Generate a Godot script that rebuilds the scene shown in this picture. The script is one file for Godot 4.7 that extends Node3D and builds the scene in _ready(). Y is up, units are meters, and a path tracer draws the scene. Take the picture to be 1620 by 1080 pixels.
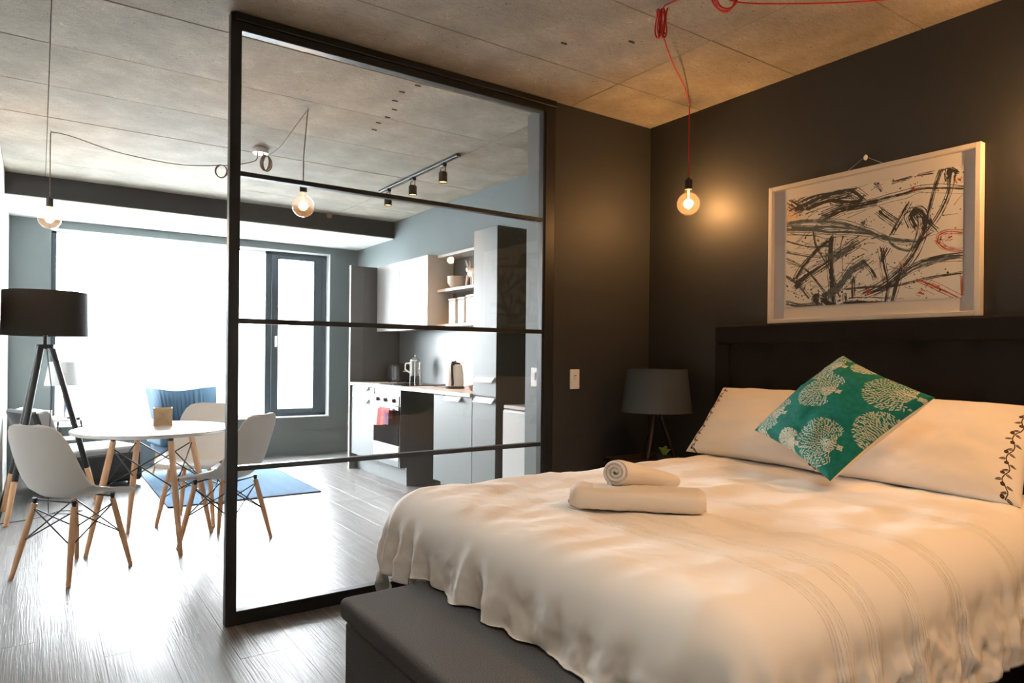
extends Node3D

# ------------------------------------------------------------------ mesh builder
class B:
	var v := PackedVector3Array()
	var n := PackedVector3Array()
	var uv := PackedVector2Array()
	var ix := PackedInt32Array()
	var T := Transform3D()
	func put(p: Vector3, nn: Vector3, u: Vector2) -> void:
		v.append(T * p)
		n.append((T.basis * nn).normalized())
		uv.append(u)
	static func flat_uv(p: Vector3, nn: Vector3) -> Vector2:
		var a := nn.abs()
		if a.y >= a.x and a.y >= a.z:
			return Vector2(p.x, p.z)
		if a.x >= a.z:
			return Vector2(p.z, -p.y)
		return Vector2(p.x, -p.y)
	func tri(a: Vector3, b: Vector3, c: Vector3, out: Vector3) -> void:
		var nn := (c - a).cross(b - a)
		if nn.dot(out) < 0.0:
			var s := b
			b = c
			c = s
			nn = -nn
		nn = nn.normalized()
		var k := v.size()
		put(a, nn, flat_uv(a, nn))
		put(b, nn, flat_uv(b, nn))
		put(c, nn, flat_uv(c, nn))
		ix.append_array(PackedInt32Array([k, k + 1, k + 2]))
	func quad(a: Vector3, b: Vector3, c: Vector3, d: Vector3, out: Vector3) -> void:
		tri(a, b, c, out)
		tri(a, c, d, out)
	func box(c: Vector3, s: Vector3, bv := 0.0, q := Basis()) -> B:
		var h := s / 2.0
		bv = minf(bv, minf(h.x, minf(h.y, h.z)) * 0.9)
		if bv <= 0.0:
			for ax in 3:
				for sg in [-1.0, 1.0]:
					var e := [Vector3.ZERO, Vector3.ZERO, Vector3.ZERO]
					e[0][ax] = h[ax] * sg
					e[1][(ax + 1) % 3] = h[(ax + 1) % 3]
					e[2][(ax + 2) % 3] = h[(ax + 2) % 3]
					quad(c + q * (e[0] - e[1] - e[2]), c + q * (e[0] + e[1] - e[2]), c + q * (e[0] + e[1] + e[2]), c + q * (e[0] - e[1] + e[2]), q * e[0])
			return self
		for ax in 3:
			var i1 := (ax + 1) % 3
			var i2 := (ax + 2) % 3
			for sg in [-1.0, 1.0]:
				var o := Vector3.ZERO
				o[ax] = sg
				var p := []
				for w in [[-1, -1], [1, -1], [1, 1], [-1, 1]]:
					var t := Vector3.ZERO
					t[ax] = h[ax] * sg
					t[i1] = (h[i1] - bv) * w[0]
					t[i2] = (h[i2] - bv) * w[1]
					p.append(c + q * t)
				quad(p[0], p[1], p[2], p[3], q * o)
			for s1 in [-1.0, 1.0]:
				for s2 in [-1.0, 1.0]:
					var p2 := []
					for w in [[-1, 0], [1, 0], [1, 1], [-1, 1]]:
						var t := Vector3.ZERO
						t[ax] = (h[ax] - bv) * w[0]
						t[i1] = s1 * (h[i1] - (bv if w[1] == 1 else 0.0))
						t[i2] = s2 * (h[i2] - (0.0 if w[1] == 1 else bv))
						p2.append(c + q * t)
					var o2 := Vector3.ZERO
					o2[i1] = s1
					o2[i2] = s2
					quad(p2[0], p2[1], p2[2], p2[3], q * o2)
		for sx in [-1.0, 1.0]:
			for sy in [-1.0, 1.0]:
				for sz in [-1.0, 1.0]:
					var sv := Vector3(sx, sy, sz)
					tri(c + q * (sv * (h - Vector3(0, bv, bv))), c + q * (sv * (h - Vector3(bv, 0, bv))), c + q * (sv * (h - Vector3(bv, bv, 0))), q * sv)
		return self
	func rbox(c: Vector3, s: Vector3, r: float, q := Basis()) -> B:
		var h := s / 2.0
		for ax in 3:
			var i1 := (ax + 1) % 3
			var i2 := (ax + 2) % 3
			for sg in [-1.0, 1.0]:
				var k := v.size()
				var ls := []
				for i in [i1, i2]:
					ls.append([-h[i], -h[i] + r * 0.42, -h[i] + r, h[i] - r, h[i] - r * 0.42, h[i]])
				for a in 6:
					for b in 6:
						var p := Vector3.ZERO
						p[ax] = h[ax] * sg
						p[i1] = ls[0][a]
						p[i2] = ls[1][b]
						var inner := p.clamp(-h + Vector3.ONE * r, h - Vector3.ONE * r)
						var nn := (p - inner).normalized()
						put(c + q * (inner + nn * r), q * nn, flat_uv(p, nn))
				for a in 5:
					for b in 5:
						var e := k + a * 6 + b
						if sg > 0:
							ix.append_array(PackedInt32Array([e, e + 7, e + 6, e, e + 1, e + 7]))
						else:
							ix.append_array(PackedInt32Array([e, e + 6, e + 7, e, e + 7, e + 1]))
		return self
	func rspan(a: Vector3, b: Vector3, r: float) -> B:
		return rbox((a + b) / 2.0, (b - a).abs(), r)
	# box given by its two corners
	func span(a: Vector3, b: Vector3, bv := 0.0) -> B:
		return box((a + b) / 2.0, (b - a).abs(), bv)
	func grid(rows: Array, wrap_u := false, wrap_v := false, flip := false, us := 1.0, vs := 1.0) -> B:
		var nu := rows.size()
		var nv: int = rows[0].size()
		var k := v.size()
		for i in nu:
			var r: PackedVector3Array = rows[i]
			var r0: PackedVector3Array = rows[(i - 1 + nu) % nu if wrap_u else maxi(i - 1, 0)]
			var r1: PackedVector3Array = rows[(i + 1) % nu if wrap_u else mini(i + 1, nu - 1)]
			for j in nv:
				var du := r1[j] - r0[j]
				var dv := r[(j + 1) % nv if wrap_v else mini(j + 1, nv - 1)] - r[(j - 1 + nv) % nv if wrap_v else maxi(j - 1, 0)]
				var nn := du.cross(dv)
				if nn.length_squared() < 1e-16:
					nn = Vector3.UP
				put(r[j], -nn if flip else nn, Vector2(us * i / maxf(1, nu - 1), vs * j / maxf(1, nv - 1)))
		for i in (nu if wrap_u else nu - 1):
			for j in (nv if wrap_v else nv - 1):
				var a := k + i * nv + j
				var b := k + ((i + 1) % nu) * nv + j
				var c := k + ((i + 1) % nu) * nv + (j + 1) % nv
				var d := k + i * nv + (j + 1) % nv
				if flip:
					ix.append_array(PackedInt32Array([a, b, c, a, c, d]))
				else:
					ix.append_array(PackedInt32Array([a, c, b, a, d, c]))
		return self
	func tube(pts: Array, r0: float, seg := 8, r1 := -1.0, caps := true, radii := []) -> B:
		if r1 < 0.0:
			r1 = r0
		var m := pts.size()
		var up := Vector3.UP
		var t0: Vector3 = (pts[1] - pts[0]).normalized()
		if absf(t0.dot(up)) > 0.95:
			up = Vector3.RIGHT
		var s := t0.cross(up).normalized()
		var k := v.size()
		for i in m:
			var t: Vector3 = (pts[mini(i + 1, m - 1)] - pts[maxi(i - 1, 0)]).normalized()
			s = (s - t * s.dot(t)).normalized()
			var w := t.cross(s)
			var r: float = radii[i] if radii.size() == m else lerpf(r0, r1, float(i) / (m - 1))
			for j in seg:
				var an := TAU * j / seg
				var d := s * cos(an) + w * sin(an)
				put(pts[i] + d * r, d, Vector2(float(j) / seg, float(i) / (m - 1)))
		for i in m - 1:
			for j in seg:
				var a := k + i * seg + j
				var b := k + (i + 1) * seg + j
				var c := k + (i + 1) * seg + (j + 1) % seg
				var d := k + i * seg + (j + 1) % seg
				ix.append_array(PackedInt32Array([a, b, c, a, c, d]))
		if caps:
			for e in [0, m - 1]:
				var base: int = k + e * seg
				var o: Vector3 = (pts[0] - pts[1]) if e == 0 else (pts[m - 1] - pts[m - 2])
				var Ti := T.affine_inverse()
				for j in range(1, seg - 1):
					tri(Ti * v[base], Ti * v[base + j], Ti * v[base + j + 1], o)
		return self
	# profile: Vector2(radius, height), spun about the y axis through c
	func lathe(pr: Array, c := Vector3.ZERO, seg := 24, q := Basis()) -> B:
		var m := pr.size()
		var fn := []
		for i in m - 1:
			var d: Vector2 = pr[i + 1] - pr[i]
			fn.append(Vector2(d.y, -d.x).normalized())
		for i in m - 1:
			var na: Vector2 = fn[i]
			var nb: Vector2 = fn[i]
			if i > 0 and fn[i - 1].dot(fn[i]) > 0.7:
				na = (fn[i - 1] + fn[i]).normalized()
			if i < m - 2 and fn[i + 1].dot(fn[i]) > 0.7:
				nb = (fn[i + 1] + fn[i]).normalized()
			var k := v.size()
			for e in 2:
				var p: Vector2 = pr[i + e]
				var nn: Vector2 = na if e == 0 else nb
				for j in seg + 1:
					var an := TAU * j / seg
					put(c + q * Vector3(p.x * cos(an), p.y, p.x * sin(an)), q * Vector3(nn.x * cos(an), nn.y, nn.x * sin(an)), Vector2(float(j) / seg, p.y))
			for j in seg:
				var a := k + j
				var b := k + seg + 1 + j
				ix.append_array(PackedInt32Array([a, b + 1, b, a, a + 1, b + 1]))
		return self
	# prism over a polygon in the plane of ex, ey, pushed by ez
	func prism(poly: PackedVector2Array, o: Vector3, ex: Vector3, ey: Vector3, ez: Vector3) -> B:
		var idx := Geometry2D.triangulate_polygon(poly)
		var mid := Vector2.ZERO
		for p in poly:
			mid += p / poly.size()
		for i in range(0, idx.size(), 3):
			var a := o + ex * poly[idx[i]].x + ey * poly[idx[i]].y
			var b := o + ex * poly[idx[i + 1]].x + ey * poly[idx[i + 1]].y
			var c := o + ex * poly[idx[i + 2]].x + ey * poly[idx[i + 2]].y
			tri(a, b, c, -ez)
			tri(a + ez, b + ez, c + ez, ez)
		var cw := Geometry2D.is_polygon_clockwise(poly)
		for i in poly.size():
			var p := poly[i]
			var r := poly[(i + 1) % poly.size()]
			var d := r - p
			var on := Vector2(d.y, -d.x) if not cw else Vector2(-d.y, d.x)
			var a := o + ex * p.x + ey * p.y
			var b := o + ex * r.x + ey * r.y
			quad(a, b, b + ez, a + ez, ex * on.x + ey * on.y)
		return self
	func ball(c: Vector3, r: Vector3, seg := 16) -> B:
		var rows := []
		var rg := seg / 2
		for i in rg + 1:
			var th := PI * i / rg
			var row := PackedVector3Array()
			for j in seg:
				var an := TAU * j / seg
				row.append(c + Vector3(sin(th) * cos(an) * r.x, cos(th) * r.y, sin(th) * sin(an) * r.z))
			rows.append(row)
		var k := v.size()
		grid(rows, false, true, true)
		var q := T.affine_inverse()
		for i in range(k, v.size()):
			var d: Vector3 = (q * v[i] - c) / (r * r)
			n[i] = (T.basis * d).normalized()
		return self
	func quad_z(x0: float, x1: float, y0: float, y1: float, z: float) -> B:
		quad(Vector3(x0, y0, z), Vector3(x1, y0, z), Vector3(x1, y1, z), Vector3(x0, y1, z), Vector3(0, 0, 1))
		return self
	func mesh() -> ArrayMesh:
		var a := []
		a.resize(Mesh.ARRAY_MAX)
		a[Mesh.ARRAY_VERTEX] = v
		a[Mesh.ARRAY_NORMAL] = n
		a[Mesh.ARRAY_TEX_UV] = uv
		a[Mesh.ARRAY_INDEX] = ix
		var m := ArrayMesh.new()
		m.add_surface_from_arrays(Mesh.PRIMITIVE_TRIANGLES, a)
		return m

# ------------------------------------------------------------------ nodes
var taken := {}
func numbered(called: String) -> String:
	if not taken.has(called):
		taken[called] = 0
		return called
	taken[called] += 1
	return "%s_%03d" % [called, taken[called]]
func thing(called: String, label: String, category: String, at := Vector3.ZERO, turn := 0.0, group := "") -> Node3D:
	var o := Node3D.new()
	o.name = numbered(called)
	add_child(o)
	o.position = at
	o.rotation.y = turn
	o.set_meta("label", label)
	o.set_meta("category", category)
	if group:
		o.set_meta("group", group)
	return o
func part(called: String, b: B, m: Material, parent: Node) -> MeshInstance3D:
	var o := MeshInstance3D.new()
	o.name = called
	o.mesh = b.mesh()
	o.material_override = m
	parent.add_child(o, true)
	return o
func struct(called: String, b: B, m: Material) -> MeshInstance3D:
	var o := part(numbered(called), b, m, self)
	o.set_meta("kind", "structure")
	return o
func wb(o: Node3D) -> B:
	var b := B.new()
	b.T = o.transform.affine_inverse()
	return b
func dup(o: Node3D, label: String, at: Vector3, turn: float) -> Node3D:
	var r: Node3D = o.duplicate()
	r.name = numbered(String(o.name))
	add_child(r)
	r.position = at
	r.rotation.y = turn
	r.set_meta("label", label)
	return r

# ------------------------------------------------------------------ materials
func c8(r: int, g: int, b: int) -> Color:
	return Color8(r, g, b)
func mat(c: Color, rough := 0.6, metal := 0.0, spec := 0.5) -> StandardMaterial3D:
	var m := StandardMaterial3D.new()
	m.albedo_color = c
	m.roughness = rough
	m.metallic = metal
	m.metallic_specular = spec
	return m
func tri_map(m: StandardMaterial3D, size: float, world := false) -> StandardMaterial3D:
	m.uv1_triplanar = true
	m.uv1_world_triplanar = world
	m.uv1_scale = Vector3.ONE / size
	return m
func relief(m: StandardMaterial3D, t: Texture2D, cm: float) -> StandardMaterial3D:
	m.heightmap_enabled = true
	m.heightmap_texture = t
	m.heightmap_scale = cm
	return m
func glow(c: Color, e: float) -> StandardMaterial3D:
	var m := mat(c, 0.5)
	m.emission_enabled = true
	m.emission = c
	m.emission_energy_multiplier = e
	return m
func glass(alpha := 0.04, c := Color(0.9, 0.97, 0.95)) -> StandardMaterial3D:
	var m := mat(c, 0.0)
	m.transparency = BaseMaterial3D.TRANSPARENCY_ALPHA
	m.albedo_color.a = alpha
	return m
func noise(seed_: int, freq: float, kind := FastNoiseLite.TYPE_SIMPLEX_SMOOTH, oct := 4) -> FastNoiseLite:
	var f := FastNoiseLite.new()
	f.seed = seed_
	f.frequency = freq
	f.noise_type = kind
	f.fractal_octaves = oct
	f.fractal_type = FastNoiseLite.FRACTAL_FBM if oct > 1 else FastNoiseLite.FRACTAL_NONE
	return f
func tex(im: Image) -> ImageTexture:
	return ImageTexture.create_from_image(im)
func noise_tex(seed_: int, freq: float, size: int, oct: int, lo: Color, hi: Color) -> NoiseTexture2D:
	var t := NoiseTexture2D.new()
	t.width = size
	t.height = size
	t.seamless = true
	t.noise = noise(seed_, freq, FastNoiseLite.TYPE_SIMPLEX_SMOOTH, oct)
	var g := Gradient.new()
	g.set_color(0, lo)
	g.set_color(1, hi)
	t.color_ramp = g
	return t

# ------------------------------------------------------------------ painted prints
func disc(im: Image, x: float, y: float, r: float, c: Color) -> void:
	var w := im.get_width()
	var h := im.get_height()
	for j in range(maxi(0, int(y - r - 1)), mini(h, int(y + r + 2))):
		for i in range(maxi(0, int(x - r - 1)), mini(w, int(x + r + 2))):
			var a := clampf(r + 0.5 - Vector2(i + 0.5 - x, j + 0.5 - y).length(), 0.0, 1.0) * c.a
			if a > 0.0:
				im.set_pixel(i, j, im.get_pixel(i, j).lerp(Color(c.r, c.g, c.b), a))
func stroke(im: Image, pts: Array, r0: float, r1: float, c: Color, f: FastNoiseLite = null) -> void:
	var m := pts.size()
	for i in m - 1:
		var a: Vector2 = pts[maxi(i - 1, 0)]
		var b: Vector2 = pts[i]
		var d: Vector2 = pts[i + 1]
		var e: Vector2 = pts[mini(i + 2, m - 1)]
		var steps := maxi(2, int((d - b).length() / 1.2))
		for k in steps:
			var t := float(k) / steps
			var p := b.cubic_interpolate(d, a, e, t)
			var g := (i + t) / (m - 1)
			var r := lerpf(r0, r1, g)
			if f:
				r *= clampf(1.0 + 0.7 * f.get_noise_2d(p.x * 0.6, p.y * 0.6), 0.3, 1.8)
			disc(im, p.x, p.y, r, c)
func leaf(im: Image, p: Vector2, dir: Vector2, l: float, w: float, c: Color) -> void:
	var s := Vector2(-dir.y, dir.x)
	for j in range(int(p.y - l), int(p.y + l + 1)):
		for i in range(int(p.x - l), int(p.x + l + 1)):
			if i < 0 or j < 0 or i >= im.get_width() or j >= im.get_height():
				continue
			var d := Vector2(i, j) - p
			var a := d.dot(dir) / l
			var b := absf(d.dot(s)) / (w * (1.0 - 0.35 * a))
			if a * a + b * b < 1.0 and b > 0.12:
				im.set_pixel(i, j, c)

func art_print() -> ImageTexture:
	var w := 1100
	var h := 780
	var im := Image.create(w, h, false, Image.FORMAT_RGB8)
	im.fill(c8(226, 222, 212))
	var rg := RandomNumberGenerator.new()
	rg.seed = 11
	var nz := noise(3, 0.03)
	for j in range(0, 300):
		for i in range(0, 330):
			var a := clampf(1.0 - i / 200.0 - absf(j - 110) / 260.0 + nz.get_noise_2d(i, j) * 0.5, 0.0, 1.0)
			im.set_pixel(i, j, im.get_pixel(i, j).lerp(c8(224, 170, 110), 0.75 * a))
	var q := func(l: Array) -> Array:
		var o := []
		for k in range(0, l.size(), 2):
			var u: float = (l[k] - 157.0) / 903.0
			var t := 355.0 - 170.0 * u
			var b := 925.0 - 85.0 * u
			o.append(Vector2(u * w, (l[k + 1] - t) / (b - t) * h))
		return o
	var ink := c8(52, 52, 53)
	var grn := c8(84, 92, 92)
	var red := c8(168, 70, 48)
	var S := [
		[[185, 358, 245, 390, 250, 400], 4, 22, ink], [[215, 400, 250, 385, 330, 350, 420, 322, 520, 300, 590, 342], 20, 10, ink], [[250, 360, 330, 330, 440, 312, 560, 292], 10, 5, ink],
		[[430, 352, 500, 362, 560, 358, 590, 340], 14, 12, ink], [[280, 400, 360, 370, 440, 350, 520, 330], 12, 6, ink], [[380, 455, 480, 410, 600, 375, 700, 345, 800, 320, 860, 300, 960, 296, 1060, 302], 9, 2.5, ink],
		[[370, 432, 460, 400, 560, 385, 660, 360], 7, 12, ink], [[155, 480, 300, 460, 470, 470, 620, 510, 720, 550, 860, 565], 6, 9, grn], [[160, 510, 330, 508, 420, 520, 500, 515, 640, 525], 13, 10, grn],
		[[190, 495, 300, 500, 400, 490, 520, 500], 10, 6, grn], [[640, 550, 700, 535, 750, 590, 820, 612, 860, 570, 920, 520], 5, 5, grn],
		[[850, 485, 830, 432, 856, 405, 890, 430, 892, 500, 862, 590, 830, 650, 780, 710, 700, 780, 600, 830], 13, 6, ink], [[835, 430, 852, 412, 878, 412], 16, 14, ink],
		[[1030, 225, 1000, 205, 966, 206, 936, 300, 905, 430, 880, 500], 7, 6, ink], [[1000, 215, 1000, 250], 18, 12, ink], [[1000, 240, 995, 330, 950, 440, 880, 545, 850, 610], 5, 4, ink], [[900, 440, 920, 480, 945, 505], 8, 4, ink],
		[[1055, 635, 960, 645, 880, 670, 800, 720, 720, 790, 640, 830], 5, 10, ink], [[1040, 640, 900, 680, 820, 720, 740, 790, 690, 820], 3, 7, grn], [[1060, 720, 900, 748, 760, 790, 620, 800, 500, 815], 2, 4, ink],
		[[424, 545, 420, 600, 422, 660, 430, 780, 440, 905], 15, 17, ink], [[424, 560, 350, 610, 260, 710, 222, 770], 12, 6, ink], [[570, 560, 480, 615, 380, 690, 280, 750, 220, 790], 4, 15, ink], [[560, 575, 500, 620, 420, 650], 4, 14, grn],
		[[235, 790, 225, 810], 30, 22, ink], [[320, 520, 340, 600, 380, 660, 440, 760, 470, 850], 4, 5, ink], [[600, 662, 530, 712, 470, 790, 420, 830, 390, 850], 7, 24, grn], [[510, 740, 520, 745], 20, 22, grn],
		[[340, 860, 345, 905], 24, 10, ink], [[380, 870, 430, 900], 12, 20, ink], [[500, 885, 600, 880, 720, 878], 12, 13, ink], [[505, 850, 510, 895], 6, 9, ink], [[690, 600, 705, 690, 722, 780, 710, 885], 3, 9, ink],
		[[820, 360, 780, 440, 740, 520], 2, 7, ink], [[790, 700, 760, 820, 742, 890], 4, 6, ink], [[540, 760, 545, 860], 3, 8, ink], [[680, 410, 700, 430, 770, 480], 13, 2, ink], [[595, 470, 600, 475], 13, 8, grn],
		[[160, 570, 300, 600, 420, 590], 2, 3, ink], [[160, 630, 320, 650, 420, 640], 2, 4, grn], [[155, 665, 280, 720, 400, 840], 2, 3, ink], [[150, 760, 230, 800, 300, 870], 3, 3, ink], [[150, 905, 250, 915, 330, 905], 8, 12, grn],
		[[650, 265, 670, 285, 685, 308], 3, 2, ink], [[740, 258, 800, 242, 830, 232], 4, 3, ink], [[860, 225, 930, 210], 2, 3, ink], [[160, 690, 260, 705], 1.5, 2, ink], [[590, 660, 640, 710, 660, 750], 2, 7, ink], [[720, 600, 690, 660, 690, 665], 3, 8, ink],
		[[950, 562, 960, 530, 1000, 515, 1055, 522], 6, 2.5, red], [[950, 562, 980, 595, 1052, 612], 5, 2, red], [[860, 755, 930, 785, 1052, 850], 5, 2, red], [[1055, 735, 1056, 830], 3, 3, red], [[700, 580, 680, 700, 730, 860], 1.5, 1.5, red],
		[[1043, 258, 1046, 264], 9, 6, red], [[838, 296, 842, 302], 9, 6, red], [[785, 680, 785, 684], 8, 8, c8(196, 120, 60)], [[615, 828, 640, 826], 8, 5, red], [[870, 822, 890, 828], 8, 5, red], [[1010, 540, 1000, 548], 6, 3, red], [[860, 490, 862, 494], 6, 5, c8(196, 120, 60)], [[925, 780, 960, 800], 6, 3, red]]
	for s in S:
		var pts: Array = q.call(s[0])
		stroke(im, pts, s[1] * 0.72, s[2] * 0.72, s[3], nz)
		var big: float = maxf(s[1], s[2])
		if big < 3.0:
			continue
		for k in int(3 + big * 0.5):
			var o2 := []
			var sh := Vector2(rg.randfn(0.0, 1.0), rg.randfn(0.0, 1.0)) * (big * 1.1 + 3.0)
			for p in pts:
				o2.append(p + sh + Vector2(rg.randfn(0.0, 3.5), rg.randfn(0.0, 3.5)))
			stroke(im, o2, rg.randf_range(0.7, 1.6 + big * 0.12), rg.randf_range(0.6, 2.0), s[3], nz)
		for k in int(big * 1.6):
			var p: Vector2 = pts[rg.randi() % pts.size()].lerp(pts[rg.randi() % pts.size()], rg.randf())
			p += Vector2(rg.randfn(0.0, 1.0), rg.randfn(0.0, 1.0)) * (big * 1.5 + 10.0)
			disc(im, p.x, p.y, 0.8 + 4.0 * pow(rg.randf(), 3.0), s[3])
	for k in 340:
		var p := Vector2(rg.randf() * w, rg.randf() * h)
		if rg.randf() < 0.45:
			p = Vector2(rg.randf() * w * 0.45, h * (0.35 + 0.65 * rg.randf()))
		var r := 1.0 + 6.0 * pow(rg.randf(), 3.0)
		var c: Color = [ink, ink, ink, grn, red][rg.randi() % 5] if p.x > w * 0.6 else [ink, ink, grn][rg.randi() % 3]
		disc(im, p.x, p.y, r, c)
		if rg.randf() < 0.3:
			var d := Vector2.from_angle(rg.randf_range(-0.9, 0.5)) * rg.randf_range(20, 120)
			stroke(im, [p, p + d * 0.5 + Vector2(0, rg.randf_range(-8, 8)), p + d], 1.6, 0.8, c)
	return tex(im)

func cushion_print() -> ImageTexture:
	var z := 900
	var im := Image.create(z, z, false, Image.FORMAT_RGB8)
	var nz := noise(21, 0.02)
	var n2 := noise(22, 0.35, FastNoiseLite.TYPE_SIMPLEX, 1)
	for j in z:
		for i in z:
			var k := 0.9 + 0.12 * nz.get_noise_2d(i, j) + 0.10 * n2.get_noise_2d(i * 0.3, j * 2.0)
			im.set_pixel(i, j, Color(0.05 * k, 0.46 * k, 0.41 * k))
	var pale := c8(196, 190, 172)
	var rg := RandomNumberGenerator.new()
	rg.seed = 5
	var L := Vector2(45, 660)
	var ea := Vector2(660, -610)
	var eb := Vector2(565, 345)
	var det := ea.x * eb.y - ea.y * eb.x
	for cc in [[640, 180, 1.0], [620, 430, 1.0], [1075, 405, 1.05], [970, 690, 0.9], [590, 800, 1.05], [220, 570, 0.95], [330, 800, 0.6], [1330, 600, 0.7], [60, 760, 0.6], [860, 960, 0.7], [380, 330, 0.3], [930, 170, 0.7]]:
		var d := Vector2(cc[0], cc[1]) - L
		var c := Vector2((d.x * eb.y - d.y * eb.x) / det, (ea.x * d.y - ea.y * d.x) / det) * z
		var trunk := Vector2(0.28, 0.96)
		var root: Vector2 = c + trunk * 150.0 * cc[2]
		var R: float = 172.0 * cc[2]
		var ang := trunk.angle()
		for ring in 11:
			var rr := R * (0.08 + 0.92 * ring / 10.0)
			var cnt := 5 + ring * 5
			for k in cnt:
				var th := TAU * (k + 0.5 * (ring % 2)) / cnt + rg.randf_range(-0.06, 0.06)
				var away := absf(wrapf(th - ang, -PI, PI))
				var rad := rr * (1.0 if away > 0.6 else 0.72)
				var p := c + Vector2.from_angle(th) * rad
				var dir: Vector2 = (p - root).normalized().rotated(rg.randf_range(-0.9, 0.9))
				leaf(im, p, dir, rg.randf_range(10, 14.5) * sqrt(cc[2]), rg.randf_range(3.0, 4.6), pale)
		stroke(im, [root - trunk * 8, root - trunk * 90 * cc[2]], 3.5, 1.5, pale)
		for k in 4:
			leaf(im, root + trunk * 12 + Vector2.from_angle(k * TAU / 4 + 0.4) * 12, Vector2.from_angle(k * TAU / 4 + 0.4), 13, 9, pale)
	return tex(im)

func vine_print() -> ImageTexture:
	var w := 1024
	var h := 640
	var im := Image.create(w, h, false, Image.FORMAT_RGB8)
	im.fill(c8(232, 224, 212))
	var dk := c8(62, 48, 38)
	for x0 in [62, w - 62]:
		var pts := []
		for k in 21:
			pts.append(Vector2(x0 + 12 * sin(k * 1.5), 10 + k * 31))
		stroke(im, pts, 2.2, 2.2, dk)
		for k in 20:
			var p: Vector2 = pts[k]
			var s := 1.0 if k % 2 == 0 else -1.0
			leaf(im, p + Vector2(s * 17, -4), Vector2(s, -0.5).normalized(), 15, 6, dk)
			if k % 2 == 0:
				disc(im, p.x - s * 11, p.y + 10, 10, dk)
				disc(im, p.x - s * 11, p.y + 10, 3.5, c8(120, 70, 60))
	return tex(im)

func concrete_tex(seed_: int) -> Array:
	var z := 1024
	var im := Image.create(z, z, false, Image.FORMAT_RGB8)
	var hm := Image.create(z, z, false, Image.FORMAT_L8)
	var big := noise(seed_, 0.004).get_seamless_image(z, z)
	var mid := noise(seed_ + 1, 0.02).get_seamless_image(z, z)
	var fine := noise(seed_ + 2, 0.15, FastNoiseLite.TYPE_SIMPLEX, 3).get_seamless_image(z, z)
	var rd := noise(seed_ + 3, 0.012)
	rd.fractal_type = FastNoiseLite.FRACTAL_RIDGED
	var veins := rd.get_seamless_image(z, z)
	for j in z:
		for i in z:
			var b := big.get_pixel(i, j).r
			var m := mid.get_pixel(i, (j * 3) % z).r
			var f := fine.get_pixel(i, j).r
			var vn := veins.get_pixel(i, (j * 2) % z).r
			var k := 0.86 + 0.16 * (b - 0.5) + 0.12 * (m - 0.5) + 0.16 * (f - 0.5)
			var patch := smoothstep(0.56, 0.70, b) * smoothstep(0.78, 0.97, vn)
			k += 0.20 * patch
			var pit := smoothstep(0.74, 0.86, m) * smoothstep(0.40, 0.70, f)
			k -= 0.40 * pit
			im.set_pixel(i, j, Color(0.70 * k, 0.665 * k, 0.61 * k))
			hm.set_pixel(i, j, Color(0.5 + 0.3 * (f - 0.5) + 0.35 * (m - 0.5) - 0.5 * pit, 0, 0))
	return [tex(im), tex(hm)]

func wood_tex(seed_: int, w: int, h: int, a: Color, b: Color, stretch: float) -> Array:
	var im := Image.create(w, h, false, Image.FORMAT_RGB8)
	var hm := Image.create(w, h, false, Image.FORMAT_L8)
	var n1 := noise(seed_, 0.03)
	var n2 := noise(seed_ + 1, 0.16, FastNoiseLite.TYPE_SIMPLEX, 2)
	var n3 := noise(seed_ + 2, 0.006)
	for j in h:
		for i in w:
			var warp := 4.0 * n3.get_noise_2d(i, j * 0.6)
			var t := 0.5 + 0.5 * n1.get_noise_2d(i + warp, j / stretch) + 0.35 * n2.get_noise_2d(i + warp, j / stretch)
			t = clampf(t + 0.25 * n3.get_noise_2d(i * 2 + 99, j * 0.4), 0.0, 1.0)
			im.set_pixel(i, j, a.lerp(b, t))
			hm.set_pixel(i, j, Color(t, 0, 0))
	return [tex(im), tex(hm)]

# ------------------------------------------------------------------ shared
var M := {}
var H := 2.7
var rng := RandomNumberGenerator.new()

func setup_view() -> void:
	var cam := Camera3D.new()
	var yaw := deg_to_rad(34.706)
	var roll := deg_to_rad(0.583)
	var fw := Vector3(sin(yaw), 0, -cos(yaw))
	var r0 := Vector3(cos(yaw), 0, sin(yaw))
	var r := r0 * cos(roll) + Vector3.UP * sin(roll)
	var u := Vector3.UP * cos(roll) - r0 * sin(roll)
	cam.projection = Camera3D.PROJECTION_FRUSTUM
	cam.near = 0.05
	cam.size = 0.05 * 1080.0 / 1079.55
	cam.frustum_offset = Vector2(0, 0.05 * 23.87 / 1079.55)
	add_child(cam)
	cam.transform = Transform3D(Basis(r, u, -fw), Vector3(0, 1.2, 0))
	cam.current = true
	var we := WorldEnvironment.new()
	var e := Environment.new()
	e.background_mode = Environment.BG_SKY
	var sm := ProceduralSkyMaterial.new()
	sm.sky_top_color = Color(0.955, 0.98, 1.0)
	sm.sky_horizon_color = Color(0.98, 0.99, 1.0)
	sm.ground_bottom_color = Color(0.55, 0.56, 0.56)
	sm.ground_horizon_color = Color(0.80, 0.82, 0.83)
	sm.sky_energy_multiplier = 1.0
	var sky := Sky.new()
	sky.sky_material = sm
	e.sky = sky
	e.background_energy_multiplier = 60.0
	e.ambient_light_source = Environment.AMBIENT_SOURCE_SKY
	e.tonemap_mode = Environment.TONE_MAPPER_LINEAR
	e.tonemap_exposure = 1.0
	e.sdfgi_enabled = true
	e.ssao_enabled = true
	e.ssil_enabled = true
	we.environment = e
	add_child(we)

const LAMP_RED := 0.58
const LAMP_LIVING := 0.25
const LAMP_SPOT := 0.9
const LAMP_GLOBE := 1.8
const LAMP_BED_SPOT := 2.9

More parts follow.
